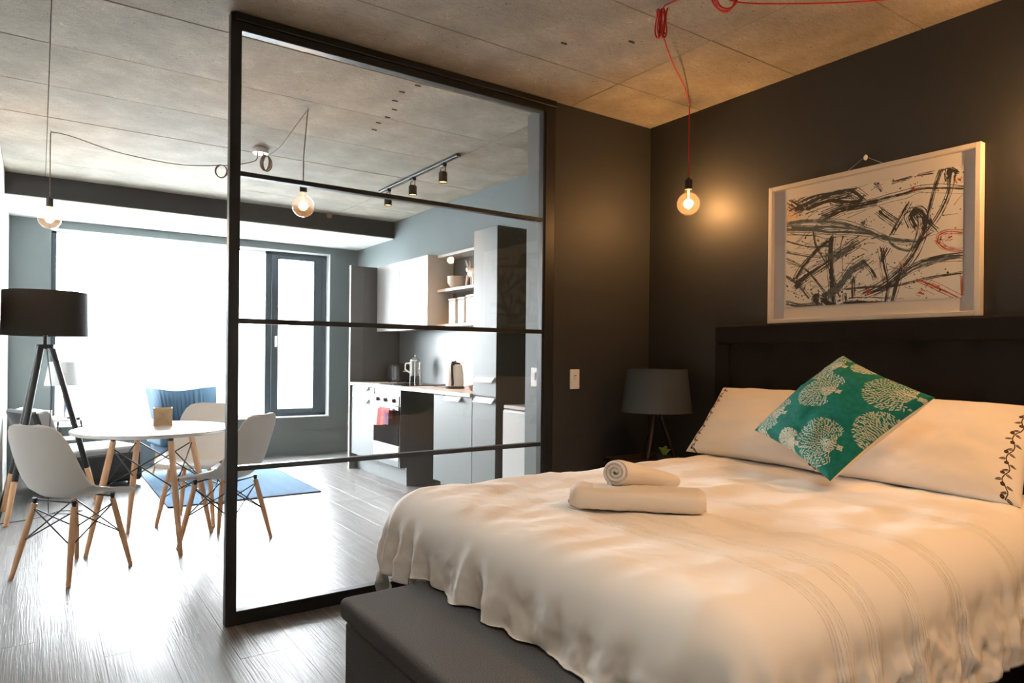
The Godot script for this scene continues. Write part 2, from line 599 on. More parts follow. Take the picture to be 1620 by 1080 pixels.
func setup_materials() -> void:
	var con := concrete_tex(7)
	for k in 3:
		var m := mat(c8(255, 253, 250) if k == 0 else (c8(240, 238, 235) if k == 1 else c8(248, 244, 238)), 0.85)
		m.albedo_texture = con[0]
		relief(m, con[1], 0.25)
		tri_map(m, 1.7, true)
		m.uv1_offset = Vector3(0.37 * k, 0.2 * k, 0.53 * k)
		M["concrete%d" % k] = m
	M.slab = mat(c8(60, 56, 50), 0.9)
	for k in 3:
		var wd := wood_tex(40 + 7 * k, 192, 1024, c8(126, 124, 121), c8(70, 68, 66), 70.0)
		var m := mat(Color.WHITE, 0.33)
		m.albedo_texture = wd[0]
		relief(m, wd[1], 0.06)
		M["plank%d" % k] = m
	var paint := noise_tex(61, 0.05, 512, 4, Color(0.42, 0.42, 0.42), Color(0.58, 0.58, 0.58))
	M.wall_dark = tri_map(relief(mat(c8(43, 44, 44), 0.62), paint, 0.05), 0.6, true)
	M.wall_slate = tri_map(relief(mat(c8(92, 99, 98), 0.6), paint, 0.05), 0.6, true)
	M.wall_white = tri_map(relief(mat(c8(232, 232, 228), 0.7), paint, 0.05), 0.6, true)
	M.soffit = M.wall_white
	M.black_metal = mat(c8(22, 23, 25), 0.42)
	M.dark_frame = mat(c8(52, 62, 68), 0.45)
	M.white_trim = mat(c8(228, 232, 234), 0.5)
	M.glass = glass(0.03)
	M.white_plastic = mat(c8(240, 241, 240), 0.38)
	var lw := wood_tex(90, 128, 512, c8(226, 186, 148), c8(206, 158, 116), 22.0)
	M.beech = mat(Color.WHITE, 0.5)
	M.beech.albedo_texture = lw[0]
	tri_map(M.beech, 0.4)
	M.black_wire = mat(c8(24, 24, 26), 0.4)
	var weave := noise_tex(71, 0.22, 256, 2, Color(0.2, 0.2, 0.2), Color(0.8, 0.8, 0.8))
	var speck := noise_tex(73, 0.25, 256, 3, Color(0.50, 0.50, 0.50), Color(1, 1, 1))
	var cloth := func(c: Color, size := 0.12, cm := 0.06) -> StandardMaterial3D:
		var m := mat(c, 0.92, 0.0, 0.3)
		m.albedo_texture = speck
		relief(m, weave, cm)
		return tri_map(m, size)
	M.charcoal = cloth.call(c8(122, 122, 123), 0.24, 0.1)
	M.headboard = cloth.call(c8(44, 40, 39))
	M.shade_grey = cloth.call(c8(104, 108, 108), 0.1)
	M.shade_black = cloth.call(c8(58, 56, 54), 0.1)
	M.shade_white = cloth.call(c8(240, 240, 238), 0.1)
	M.shade_white.backlight = Color(0.5, 0.5, 0.5)
	M.blue_velvet = cloth.call(c8(112, 146, 174), 0.1, 0.03)
	M.blue_velvet.rim_enabled = true
	M.blue_velvet.rim = 0.4
	M.towel = tri_map(relief(mat(c8(234, 226, 216), 0.95, 0.0, 0.2), weave, 0.25), 0.07)
	M.pale_fabric = cloth.call(c8(214, 212, 208), 0.1)
	M.black_fabric = mat(c8(30, 30, 32), 0.6)
	M.dark_wood = mat(c8(36, 26, 22), 0.45)
	M.grey_front = mat(c8(118, 123, 124), 0.45, 0.0, 0.4)
	M.white_gloss = mat(c8(206, 206, 204), 0.05, 0.0, 0.3)
	M.carcass = mat(c8(226, 220, 210), 0.45)
	M.dark_panel = mat(c8(50, 50, 50), 0.22)
	M.worktop = mat(c8(196, 192, 187), 0.35)
	M.splash = mat(c8(100, 104, 105), 0.34)
	M.black_glass = mat(c8(18, 20, 24), 0.05)
	M.steel = mat(c8(205, 205, 205), 0.28, 0.9)
	M.chrome = mat(c8(225, 226, 228), 0.12, 1.0)
	M.enamel = mat(c8(208, 209, 208), 0.25)
	M.ceramic = mat(c8(206, 202, 195), 0.35)
	M.black_plastic = mat(c8(30, 31, 33), 0.45)
	M.red_cord = mat(c8(190, 28, 30), 0.6)
	M.taupe_cord = mat(c8(112, 98, 86), 0.7)
	M.bulb = glass(0.012, Color(1.0, 0.95, 0.88))
	M.warm = Color(1.0, 0.73, 0.44)

func _ready() -> void:
	rng.seed = 4
	setup_view()
	setup_materials()
	shell()
	window_wall()
	partition()
	bed()
	ottoman()
	bedding()
	bedside()
	picture()
	lamps()
	kitchen()
	dining()
	lounge()
	small()

# ------------------------------------------------------------------ the room
const XR := 3.28
const XL := -0.25
const ZW := -8.17
const ZP := -3.165
const XB := -1.3
const ZB := 1.6

func shell() -> void:
	var fl := struct("floor", B.new().span(Vector3(XB - 0.2, -0.2, ZW - 0.3), Vector3(XR + 0.2, -0.012, ZB + 0.2)), M.slab)
	var cache := {}
	var col := 0
	var x := 0.44 - 0.22 * 8
	while x < XR - 0.01:
		var x0 := maxf(x, XB)
		var x1 := minf(x + 0.22, XR)
		var z := ZW - 1.2 * fposmod(col * 0.37 + 0.2, 1.0)
		while z < ZB:
			var z0 := maxf(z, ZW)
			var z1 := minf(z + 1.2, ZB)
			z += 1.2
			if x1 < XL + 0.03:
				z0 = maxf(z0, -3.3)
			var xs := maxf(x0, XL) if z0 < -3.35 else x0
			if z1 - z0 < 0.02 or x1 - xs < 0.02:
				continue
			var vr := rng.randi() % 6
			var key := "%.3f_%.3f_%d" % [x1 - xs, z1 - z0, vr]
			if not cache.has(key):
				var b := B.new().box(Vector3(0, -0.006, 0), Vector3(x1 - xs - 0.0008, 0.012, z1 - z0 - 0.0008), 0.0003)
				for i in b.v.size():
					b.uv[i] = Vector2(b.v[i].x / 0.22 + 0.5, b.v[i].z / 1.2 + 0.17 * vr)
				cache[key] = b.mesh()
			var p := MeshInstance3D.new()
			p.name = "plank"
			p.mesh = cache[key]
			p.material_override = M["plank%d" % (vr % 3)]
			p.position = Vector3((xs + x1) / 2, 0, (z0 + z1) / 2)
			fl.add_child(p, true)
		x += 0.22
		col += 1
	var ce := struct("ceiling", B.new().span(Vector3(XB - 0.2, H + 0.012, ZW - 0.3), Vector3(XR + 0.2, H + 0.2, ZB + 0.2)), M.slab)
	var xe := [XB, 0.03, 2.60, XR]
	var zi := ZW
	while zi < ZB - 0.01:
		var zn := -4.02 + 0.632 * (floorf((zi + 4.02) / 0.632 + 0.001) + 1.0)
		zn = minf(zn, ZB)
		for k in 3:
			var xa: float = xe[k]
			if zn < -3.2 and k == 0:
				xa = XL
			var b := B.new().box(Vector3((xa + xe[k + 1]) / 2, H + 0.006 + rng.randf_range(0.0, 0.0025), (zi + zn) / 2), Vector3(xe[k + 1] - xa - 0.003, 0.012, zn - zi - 0.004), 0.002)
			part("concrete_panel", b, M["concrete%d" % (rng.randi() % 3)], ce)
		zi = zn
	for q in [[1.716, -3.424], [1.685, -3.559], [1.71, -3.707], [1.769, -3.842], [1.791, -3.99], [1.788, -4.122], [1.82, -4.266], [2.3, -2.35], [2.05, -2.55]]:
		part("formwork_plug", B.new().box(Vector3(q[0], H - 0.001, q[1]), Vector3(0.034, 0.006, 0.012), 0.002), M.slab, ce)
	# walls
	struct("wall_right", B.new().span(Vector3(XR, -0.2, -3.4), Vector3(XR + 0.2, H + 0.2, ZB + 0.2)), M.wall_dark)
	struct("wall_kitchen", B.new().span(Vector3(XR, -0.2, ZW - 0.3), Vector3(XR + 0.2, H + 0.2, -3.4)), M.wall_slate)
	struct("wall_left", B.new().span(Vector3(XL - 0.2, -0.2, ZW - 0.3), Vector3(XL, H + 0.2, -3.3)), M.wall_white)
	struct("wall_bedroom_return", B.new().span(Vector3(XB - 0.2, -0.2, -3.5), Vector3(XL - 0.2, H + 0.2, -3.3)), M.wall_white)
	struct("wall_bedroom_left", B.new().span(Vector3(XB - 0.2, -0.2, -3.3), Vector3(XB, H + 0.2, ZB + 0.2)), M.wall_white)
	struct("wall_rear", B.new().span(Vector3(XB, -0.2, ZB), Vector3(XR, H + 0.2, ZB + 0.2)), M.wall_white)
	var wm := struct("wall_middle", B.new().span(Vector3(2.488, 0, -3.445), Vector3(XR, H, ZP - 0.012)), M.wall_slate)
	part("plaster_face", B.new().span(Vector3(2.488, 0, ZP - 0.012), Vector3(XR, H, ZP)), M.wall_dark, wm)
	var bh := struct("trim_bulkhead", B.new().span(Vector3(XL, 2.52, ZW), Vector3(XR, H, -7.09)), M.wall_dark)
	part("soffit_board", B.new().span(Vector3(XL, 2.512, ZW), Vector3(XR, 2.52, -7.094)), M.soffit, bh)

func window_wall() -> void:
	var a := 0.09
	var c := 2.93
	var y0 := 0.445
	var y1 := 2.43
	var zo := ZW - 0.3
	var w := B.new()
	w.span(Vector3(XL, 0, zo), Vector3(a, H, ZW))
	w.span(Vector3(c, 0, zo), Vector3(XR, H, ZW))
	w.span(Vector3(a, y1, zo), Vector3(c, H, ZW))
	w.span(Vector3(a, 0, zo), Vector3(c, y0, ZW))
	struct("wall_window", w, M.wall_slate)
	var zf := ZW - 0.13
	var wi := struct("window_1", B.new().span(Vector3(a, y0, zf - 0.03), Vector3(a + 0.045, y1, zf + 0.03), 0.004), M.dark_frame)
	part("reveal", B.new().span(Vector3(c - 0.012, y0, zo), Vector3(c, y1, ZW + 0.004), 0.002), M.white_trim, wi)
	part("reveal", B.new().span(Vector3(a, y1 - 0.012, zo), Vector3(c, y1, ZW + 0.004), 0.002), M.white_trim, wi)
	part("sill", B.new().span(Vector3(a, y0, zo), Vector3(c, y0 + 0.014, ZW + 0.012), 0.003), M.white_trim, wi)
	for s in [[a, 2.185, y1 - 0.035, y1 - 0.012], [a, 2.185, y0 + 0.014, y0 + 0.05]]:
		part("head_trim", B.new().span(Vector3(s[0], s[2], zf - 0.03), Vector3(s[1], s[3], zf + 0.03), 0.004), M.white_trim, wi)
	for s in [[2.185, c, y1 - 0.05, y1 - 0.012], [2.185, c, y0 + 0.014, y0 + 0.05], [2.185, 2.25, y0, y1 - 0.012], [2.86, c - 0.012, y0, y1 - 0.012]]:
		part("frame", B.new().span(Vector3(s[0], s[2], zf - 0.03), Vector3(s[1], s[3], zf + 0.03), 0.004), M.dark_frame, wi)
	var cs := part("casement", B.new().span(Vector3(2.25, y0 + 0.05, zf - 0.02), Vector3(2.335, y1 - 0.05, zf + 0.045), 0.006), M.dark_frame, wi)
	part("casement_rail", B.new().span(Vector3(2.755, y0 + 0.05, zf - 0.02), Vector3(2.86, y1 - 0.05, zf + 0.045), 0.006), M.dark_frame, cs)
	part("casement_rail", B.new().span(Vector3(2.335, 2.335, zf - 0.02), Vector3(2.755, y1 - 0.05, zf + 0.045), 0.006), M.dark_frame, cs)
	part("casement_rail", B.new().span(Vector3(2.335, y0 + 0.05, zf - 0.02), Vector3(2.755, 0.55, zf + 0.045), 0.006), M.dark_frame, cs)
	part("handle", B.new().box(Vector3(2.30, 1.35, zf + 0.06), Vector3(0.022, 0.13, 0.02), 0.005), M.steel, cs)
	part("pane", B.new().quad_z(a + 0.045, 2.185, y0 + 0.05, y1 - 0.035, zf), M.glass, wi)
	part("pane", B.new().quad_z(2.335, 2.755, 0.55, 2.335, zf), M.glass, wi)
	# the country beyond: flat ground far below this upper floor and a long hill
	var far := mat(c8(176, 182, 184), 1.0, 0.0, 0.0)
	struct("ground_outside", B.new().span(Vector3(-900, -15.0, -1600), Vector3(1200, -14.0, -14)), far)
	var hz := noise(88, 0.0016)
	var rows := []
	for i in 9:
		var row := PackedVector3Array()
		for j in 61:
			var t := i / 8.0
			var hh := (38.0 + 70.0 * absf(hz.get_noise_2d(j * 30.0, 5.0)) + 40.0 * exp(-pow((j - 34) / 9.0, 2))) * sin(PI * t * 0.5)
			row.append(Vector3(-1400 + j * 46.0, -14.0 + hh, -900 - t * 260))
		rows.append(row)
	struct("hill_outside", B.new().grid(rows), far)

func partition() -> void:
	var o := thing("glass_partition", "tall black steel framed glass partition of four stacked panes", "partition", Vector3(1.6, 0, ZP - 0.02))
	var z0 := ZP - 0.045
	var z1 := ZP + 0.003
	var bk: Material = M.black_metal
	part("post", wb(o).span(Vector3(0.678, 0, z0), Vector3(0.724, H, z1), 0.003), bk, o)
	part("post", wb(o).span(Vector3(2.400, 0, z0), Vector3(2.487, H, z1), 0.003), bk, o)
	part("post_bead", wb(o).span(Vector3(2.412, 0.065, z1 - 0.01), Vector3(2.424, 2.625, z1 + 0.006), 0.002), bk, o)
	part("top_rail", wb(o).span(Vector3(0.724, 2.626, z0), Vector3(2.4, 2.665, z1), 0.003), bk, o)
	part("ceiling_track", wb(o).span(Vector3(0.69, 2.665, z0 - 0.006), Vector3(2.487, H, z1 + 0.012), 0.003), bk, o)
	part("bottom_rail", wb(o).span(Vector3(0.724, 0, z0), Vector3(2.4, 0.062, z1), 0.003), bk, o)
	var ys := [0.062, 0.681, 0.703, 1.335, 1.358, 1.987, 2.008, 2.626]
	for k in [1, 3, 5]:
		part("glazing_bar", wb(o).span(Vector3(0.724, ys[k], z0 + 0.006), Vector3(2.4, ys[k + 1], z1 - 0.004), 0.002), bk, o)
	for k in [0, 2, 4, 6]:
		part("glass_pane", wb(o).quad_z(0.724, 2.4, ys[k], ys[k + 1], ZP - 0.02), M.glass, o)

# ------------------------------------------------------------------ bedroom
func tag(o: Node, label: String, category: String, group := "") -> void:
	o.set_meta("label", label)
	o.set_meta("category", category)
	if group:
		o.set_meta("group", group)

func bed() -> void:
	var o := thing("bed", "double bed with a dark upholstered buttoned headboard", "bed", Vector3(2.2, 0, -1.7))
	part("base", wb(o).span(Vector3(1.20, 0.05, -2.46), Vector3(3.16, 0.31, -0.92), 0.02), M.headboard, o)
	var mt := mat(c8(228, 224, 216), 0.9)
	part("mattress", wb(o).rspan(Vector3(1.21, 0.312, -2.42), Vector3(3.155, 0.62, -0.96), 0.05), mt, o)
	for p in [[1.3, -2.38], [1.3, -1.0], [3.06, -2.38], [3.06, -1.0]]:
		part("leg", wb(o).span(Vector3(p[0] - 0.03, 0, p[1] - 0.03), Vector3(p[0] + 0.03, 0.05, p[1] + 0.03), 0.004), M.dark_wood, o)
	var hb := part("headboard", wb(o).span(Vector3(3.185, 0, -2.54), Vector3(3.275, 1.388, -0.86), 0.012), M.headboard, o)
	# padded border and a field of shallow buttoned squares
	part("border", wb(o).rspan(Vector3(3.158, 1.285, -2.54), Vector3(3.2, 1.388, -0.86), 0.014), M.headboard, hb)
	part("border", wb(o).rspan(Vector3(3.158, 0.2, -2.54), Vector3(3.2, 1.285, -2.44), 0.014), M.headboard, hb)
	part("border", wb(o).rspan(Vector3(3.158, 0.2, -0.96), Vector3(3.2, 1.285, -0.86), 0.014), M.headboard, hb)
	var rows := []
	for i in 61:
		var row := PackedVector3Array()
		for j in 121:
			var y := 0.55 + 0.735 * i / 60.0
			var z := -2.44 + 1.48 * j / 120.0
			var dy := fposmod((y - 0.55) / 0.245 + 0.5, 1.0) - 0.5
			var dz := fposmod((z + 2.44) / 0.2467 + 0.5, 1.0) - 0.5
			var d := sqrt(dy * dy + dz * dz)
			row.append(Vector3(3.168 + 0.016 * exp(-d * d * 40.0), y, z))
		rows.append(row)
	part("padding", wb(o).grid(rows), M.headboard, hb)
	for i in [1, 2]:
		for j in range(1, 6):
			part("button", wb(o).ball(Vector3(3.18, 0.55 + 0.245 * i, -2.44 + 0.2467 * j), Vector3(0.007, 0.013, 0.013), 10), M.headboard, hb)

func duvet_height() -> ImageTexture:
	var w := 2048
	var h := 512
	var im := Image.create(w, h, false, Image.FORMAT_L8)
	im.fill(Color(0.5, 0.5, 0.5))
	var nz := noise(301, 0.05)
	var total := 2.16
	var jag := noise(302, 0.3, FastNoiseLite.TYPE_SIMPLEX, 1)
	for x0 in [1.46, 1.50, 1.60, 1.64, 1.80, 1.84, 2.02, 2.06, 2.40, 2.44]:
		for k in 3:
			var c: float = (x0 + 0.011 * k - 1.25 + 0.38) / total * w
			for j in h:
				var t := 0.5 + 0.5 * jag.get_noise_2d(c, j * 1.0)
				var s := 2.0 * nz.get_noise_2d(c * 0.3, j)
				for i in range(-3, 4):
					var px := int(c + i + s)
					var e := exp(-pow(i / 1.6, 2.0)) * (0.25 + 0.75 * t)
					im.set_pixel(px, j, Color(clampf(im.get_pixel(px, j).r + 0.5 * e, 0, 1), 0, 0))
	return tex(im)

func bedding() -> void:
	var cotton := mat(c8(240, 236, 230), 0.85, 0.0, 0.3)
	cotton.rim_enabled = true
	cotton.rim = 0.2
	relief(cotton, duvet_height(), 0.75)
	var n1 := noise(201, 2.6, FastNoiseLite.TYPE_SIMPLEX_SMOOTH, 2)
	var n2 := noise(202, 7.0, FastNoiseLite.TYPE_SIMPLEX_SMOOTH, 3)
	n2.fractal_type = FastNoiseLite.FRACTAL_RIDGED
	var n3 := noise(203, 3.2, FastNoiseLite.TYPE_SIMPLEX_SMOOTH, 1)
	var n5 := noise(205, 7.5, FastNoiseLite.TYPE_SIMPLEX_SMOOTH, 3)
	var n4 := noise(204, 1.6, FastNoiseLite.TYPE_SIMPLEX_SMOOTH, 2)
	var R := 0.155
	var X0 := 1.25
	var Z0 := -2.375
	var W := 1.395
	var yt := 0.668
	var rows := []
	var na := 236
	var nb := 268
	for i in na:
		var row := PackedVector3Array()
		var a := -0.38 + 2.16 * i / (na - 1.0)
		for j in nb:
			var b := -0.37 + (0.37 + W + 0.46) * j / (nb - 1.0)
			var oa := maxf(0.0, -a)
			var ob := minf(0.0, b) + maxf(0.0, b - W)
			var d := sqrt(oa * oa + ob * ob)
			var p := Vector3(X0 + maxf(a, 0.0), yt, Z0 + clampf(b, 0.0, W))
			var top := n1.get_noise_2d(a * 1.0, b * 1.3)
			var cr := n2.get_noise_2d(a * 0.55 + b * 0.25, b * 0.45 - a * 0.3)
			var dir := Vector3(-oa, 0, ob).normalized() if d > 0.0 else Vector3.ZERO
			var hang := smoothstep(R * 0.8, R * 1.57 + 0.2, d)
			if d > 0.0:
				var th := minf(d / R, PI / 2)
				var rest := maxf(0.0, d - R * PI / 2)
				p += dir * (R * sin(th) + rest * 0.10)
				p.y -= R * (1.0 - cos(th)) + rest * 0.985
				var wa := absf(dir.x)
				var wz := absf(dir.z)
				var skew := 0.9 * d
				var f1 := sin((b + skew) * 8.5 + 4.0 * n3.get_noise_2d(b * 1.2, 3.0) + 1.2) * (0.55 + 0.45 * n4.get_noise_2d(b * 2.0, 8.0))
				var corner := exp(-pow((b - 0.05) / 0.28, 2.0))
				f1 = lerpf(f1, sin(b * 52.0 + 2.0), 0.75 * corner)
				var f2 := sin((a - 0.25 * d) * 24.0 + 5.0 * n3.get_noise_2d(a * 1.5, 9.0)) * (0.5 + 0.5 * n4.get_noise_2d(a * 2.2, 2.0))
				var f3 := sin(atan2(dir.z, -dir.x) * 9.0)
				var amp := 0.036 * hang
				p += dir * amp * (wa * wa * f1 + wz * wz * 0.7 * f2 + 1.2 * wa * wz * f3)
				p.y += 0.012 * hang * (wa * wa * f1 + wz * wz * f2)
				p += dir * hang * (0.013 * cr + 0.016 * n5.get_noise_2d(a * 1.0 + b * 0.5, b * 0.8 - a * 0.4))
			var flat := 1.0 - smoothstep(0.0, R, d)
			# soft swell towards the pillows, a dip along the middle, loose creases
			p.y += flat * (0.012 * top + 0.003 * cr + 0.018 * smoothstep(1.2, 1.8, a)) + 0.014 * (1.0 - hang)
			p += Vector3(0, 1, 0) * flat * 0.0025 * n2.get_noise_2d(a * 0.9 - 4.0, b * 0.35 + 7.0)
			if p.x < 1.19 and p.z > -2.14:
				p.y = maxf(p.y, 0.431 + 0.002 * top)
			row.append(p)
		rows.append(row)
	# the hem turns inwards at the foot and along both sides
	for of in [Vector3(0.007, -0.004, 0), Vector3(0.018, -0.001, 0)]:
		var lip := PackedVector3Array()
		for p in rows[0]:
			lip.append(p + of)
		rows.push_front(lip)
	for r in rows:
		var q: Vector3 = r[0]
		var s: Vector3 = r[r.size() - 1]
		r.insert(0, q + Vector3(0, 0.006, 0.02))
		r.append(s + Vector3(0, 0.006, -0.02))
	var bd := B.new().grid(rows)
	var o := part("duvet", bd, cotton, self)
	tag(o, "white cotton duvet with pintuck bands spread over the bed", "duvet")
	# pillows
	var vine := mat(Color.WHITE, 0.88, 0.0, 0.3)
	vine.albedo_texture = vine_print()
	for k in 2:
		var zc: float = [-2.07, -1.32][k]
		var th := thing("pillow", ["white pillow with dark vine embroidery at its edge, left of the green cushion", "white pillow with dark vine embroidery at its edge, right of the green cushion"][k], "pillow", Vector3(2.82, 0.72, zc), 0, "pillows against the headboard")
		var ex := Vector3(0, [0.0, -0.02][k], 1).normalized()
		var ey := Vector3(0.66, 0.72, 0).normalized()
		var ez := ex.cross(ey)
		if ez.x > 0:
			ez = -ez
		var c := Vector3([2.985, 2.955][k], [0.872, 0.868][k], zc)
		part("cover", pillow_shape(wb(th), c, ex * 0.385, ey * 0.225, ez * 0.10, 600 + k, 1), vine, th)
		part("back_cover", pillow_shape(wb(th), c, ex * 0.385, ey * 0.225, ez * 0.085, 600 + k, -1), vine, th)
	# green cushion
	var pr := mat(Color.WHITE, 0.8, 0.0, 0.35)
	pr.albedo_texture = cushion_print()
	var cream := mat(c8(226, 214, 192), 0.9)
	var L := Vector3(2.60, 0.86, -1.846)
	var Tp := Vector3(2.875, 1.22, -1.605)
	var Bo := Vector3(2.560, 0.735, -1.475)
	var Rt := Vector3(2.74, 1.037, -1.172)
	var cc := (L + Tp + Bo + Rt) / 4.0
	var e1 := ((Tp - L) + (Rt - Bo)) / 4.0
	var e2 := ((Bo - L) + (Rt - Tp)) / 4.0
	var e3 := e1.cross(e2).normalized()
	if e3.x > 0:
		e3 = -e3
	cc += Vector3(-0.03, 0.012, 0)
	var cu := thing("cushion", "green cushion with pale tree medallions propped on one corner", "cushion", Vector3(cc.x, 0.70, cc.z))
	part("front_cover", pillow_shape(wb(cu), cc, e1, e2, e3 * 0.115, 77, 1), pr, cu)
	part("back_cover", pillow_shape(wb(cu), cc, e1, e2, e3 * 0.095, 77, -1), cream, cu)
	towels()

func pillow_shape(b: B, c: Vector3, ex: Vector3, ey: Vector3, ez: Vector3, sd: int, side: int) -> B:
	var f := noise(sd, 1.6, FastNoiseLite.TYPE_SIMPLEX_SMOOTH, 3)
	var n := 40
	var rows := []
	for i in n + 1:
		var row := PackedVector3Array()
		for j in n + 1:
			var u := sin((i / float(n) - 0.5) * PI)
			var w := sin((j / float(n) - 0.5) * PI)
			var x := u * (1.0 - 0.07 * (1.0 - w * w) * absf(u))
			var y := w * (1.0 - 0.07 * (1.0 - u * u) * absf(w))
			var t := pow(maxf(0.0, 1.0 - u * u), 0.42) * pow(maxf(0.0, 1.0 - w * w), 0.42)
			t *= 1.0 + 0.16 * f.get_noise_2d(u * 1.0, w * 1.0) + 0.05 * f.get_noise_2d(u * 4.0 + w * 2.0, w * 2.0 - u)
			row.append(c + ex * x + ey * y + ez * side * t)
		rows.append(row)
	var flip := (ex.cross(ey)).dot(ez * side) < 0.0
	var k := b.v.size()
	b.grid(rows, false, false, flip)
	for i in n + 1:
		for j in n + 1:
			b.uv[k + i * (n + 1) + j] = Vector2(sin((i / float(n) - 0.5) * PI) * 0.5 + 0.5, sin((j / float(n) - 0.5) * PI) * 0.5 + 0.5)
	return b

func towels() -> void:
	var y0 := 0.688
	var a := Vector3(1.455, y0, -1.760)
	var e := Vector3(1.765, y0, -1.440)
	var ax := (e - a).normalized()
	var dp := Vector3(-ax.z, 0, ax.x)
	if dp.x < 0:
		dp = -dp
	var len := (e - a).length()
	var f := noise(31, 5.0, FastNoiseLite.TYPE_SIMPLEX_SMOOTH, 2)
	var lo := thing("folded_towel", "folded white bath towel lying on the duvet beneath the rolled one", "towel", (a + e) / 2, 0, "towels on the bed")
	var rows := []
	for i in 29:
		var t := i / 28.0
		var endk := 1.0 - 0.25 * pow(absf(t * 2 - 1), 14.0)
		var row := PackedVector3Array()
		for j in 28:
			var an := TAU * j / 28.0
			var cs := signf(cos(an)) * pow(absf(cos(an)), 0.55)
			var sn := signf(sin(an)) * pow(absf(sin(an)), 0.7)
			var hh := 0.037 * (1.0 + 0.10 * f.get_noise_2d(t * 2.0, an * 0.2) + 0.22 * exp(-pow((t - 0.06) / 0.06, 2.0)) * maxf(0.0, sn))
			row.append(a + ax * (t * len) + dp * (0.085 + 0.085 * cs * endk) + Vector3.UP * (0.037 + hh * sn * endk + 0.003 * f.get_noise_2d(t * 5.0, an)))
		rows.append(row)
	var b := wb(lo)
	b.grid(rows, false, true, true)
	for q in [0, 28]:
		var mid := Vector3.ZERO
		for p in rows[q]:
			mid += p / 28.0
		for j in 28:
			b.tri(rows[q][j], rows[q][(j + 1) % 28], mid, -ax if q == 0 else ax)
	part("folded_cloth", b, M.towel, lo)
	part("fold_edge", wb(lo).tube([a + ax * 0.0 + dp * 0.05 + Vector3.UP * 0.022, a + ax * 0.0 + dp * 0.1 + Vector3.UP * 0.026, a + dp * 0.13 + Vector3.UP * 0.03], 0.009, 8), M.towel, lo)
	# rolled towel on top, its open end towards the window side
	var s0 := Vector3(1.630, 0.806, -1.722)
	var s1 := Vector3(1.955, 0.742, -1.75)
	var ro := thing("rolled_towel", "small rolled white towel resting on the folded one, spiral end showing", "towel", (s0 + s1) / 2 - Vector3.UP * 0.04, 0, "towels on the bed")
	var ra := (s1 - s0).normalized()
	var rs := ra.cross(Vector3.UP).normalized()
	var ru := rs.cross(ra)
	rows = []
	for i in 21:
		var t := i / 20.0
		var rr := lerpf(0.052, 0.026, pow(t, 1.4)) * (1.0 + 0.04 * f.get_noise_2d(t * 3.0, 2.0))
		if i == 0:
			rr *= 0.93
		var row := PackedVector3Array()
		for j in 28:
			var an := TAU * j / 28.0
			row.append(s0 + ra * (t * (s1 - s0).length()) + rs * cos(an) * rr * 1.12 + ru * sin(an) * rr * 0.86)
		rows.append(row)
	b = wb(ro)
	b.grid(rows, false, true, true)
	for q in [0, 20]:
		var mid: Vector3 = s0 + ra * 0.012 if q == 0 else s1
		for j in 28:
			b.tri(rows[q][j], rows[q][(j + 1) % 28], mid, -ra if q == 0 else ra)
	part("rolled_cloth", b, M.towel, ro)
	var sp := []
	for k in 60:
		var t := k / 59.0
		var an := t * TAU * 2.7
		var rr := lerpf(0.006, 0.046, t)
		sp.append(s0 - ra * 0.001 + rs * cos(an) * rr * 1.1 + ru * sin(an) * rr * 0.84)
	part("spiral_edge", wb(ro).tube(sp, 0.0065, 6), M.towel, ro)
	var fl := []
	for k in 9:
		fl.append(s0 + ra * (0.03 * k) - ru * 0.043 * lerpf(1.0, 0.55, k / 8.0) - rs * 0.02)
	part("loose_flap", wb(ro).tube(fl, 0.012, 8, 0.006), M.towel, ro)

func ottoman() -> void:
	var o := thing("storage_ottoman", "long charcoal fabric storage bench at the foot of the bed", "ottoman", Vector3(0.98, 0, -1.5))
	part("body", wb(o).span(Vector3(0.812, 0.008, -2.10), Vector3(1.165, 0.352, -0.95), 0.012), M.charcoal, o)
	part("lid", wb(o).rspan(Vector3(0.797, 0.352, -2.118), Vector3(1.175, 0.422, -0.93), 0.022), M.charcoal, o)
	for p in [[0.84, -2.06], [1.14, -2.06], [0.84, -1.0], [1.14, -1.0]]:
		part("foot", wb(o).lathe([Vector2(0.015, 0), Vector2(0.018, 0.008), Vector2(0, 0.008)], Vector3(p[0], 0, p[1]), 10), M.black_plastic, o)

func shade(b: B, c: Vector3, r0: float, y0: float, r1: float, y1: float) -> B:
	return b.lathe([Vector2(r0 - 0.004, y0), Vector2(r0, y0), Vector2(r1, y1), Vector2(r1 - 0.004, y1), Vector2(r0 - 0.004, y0)], c, 48)

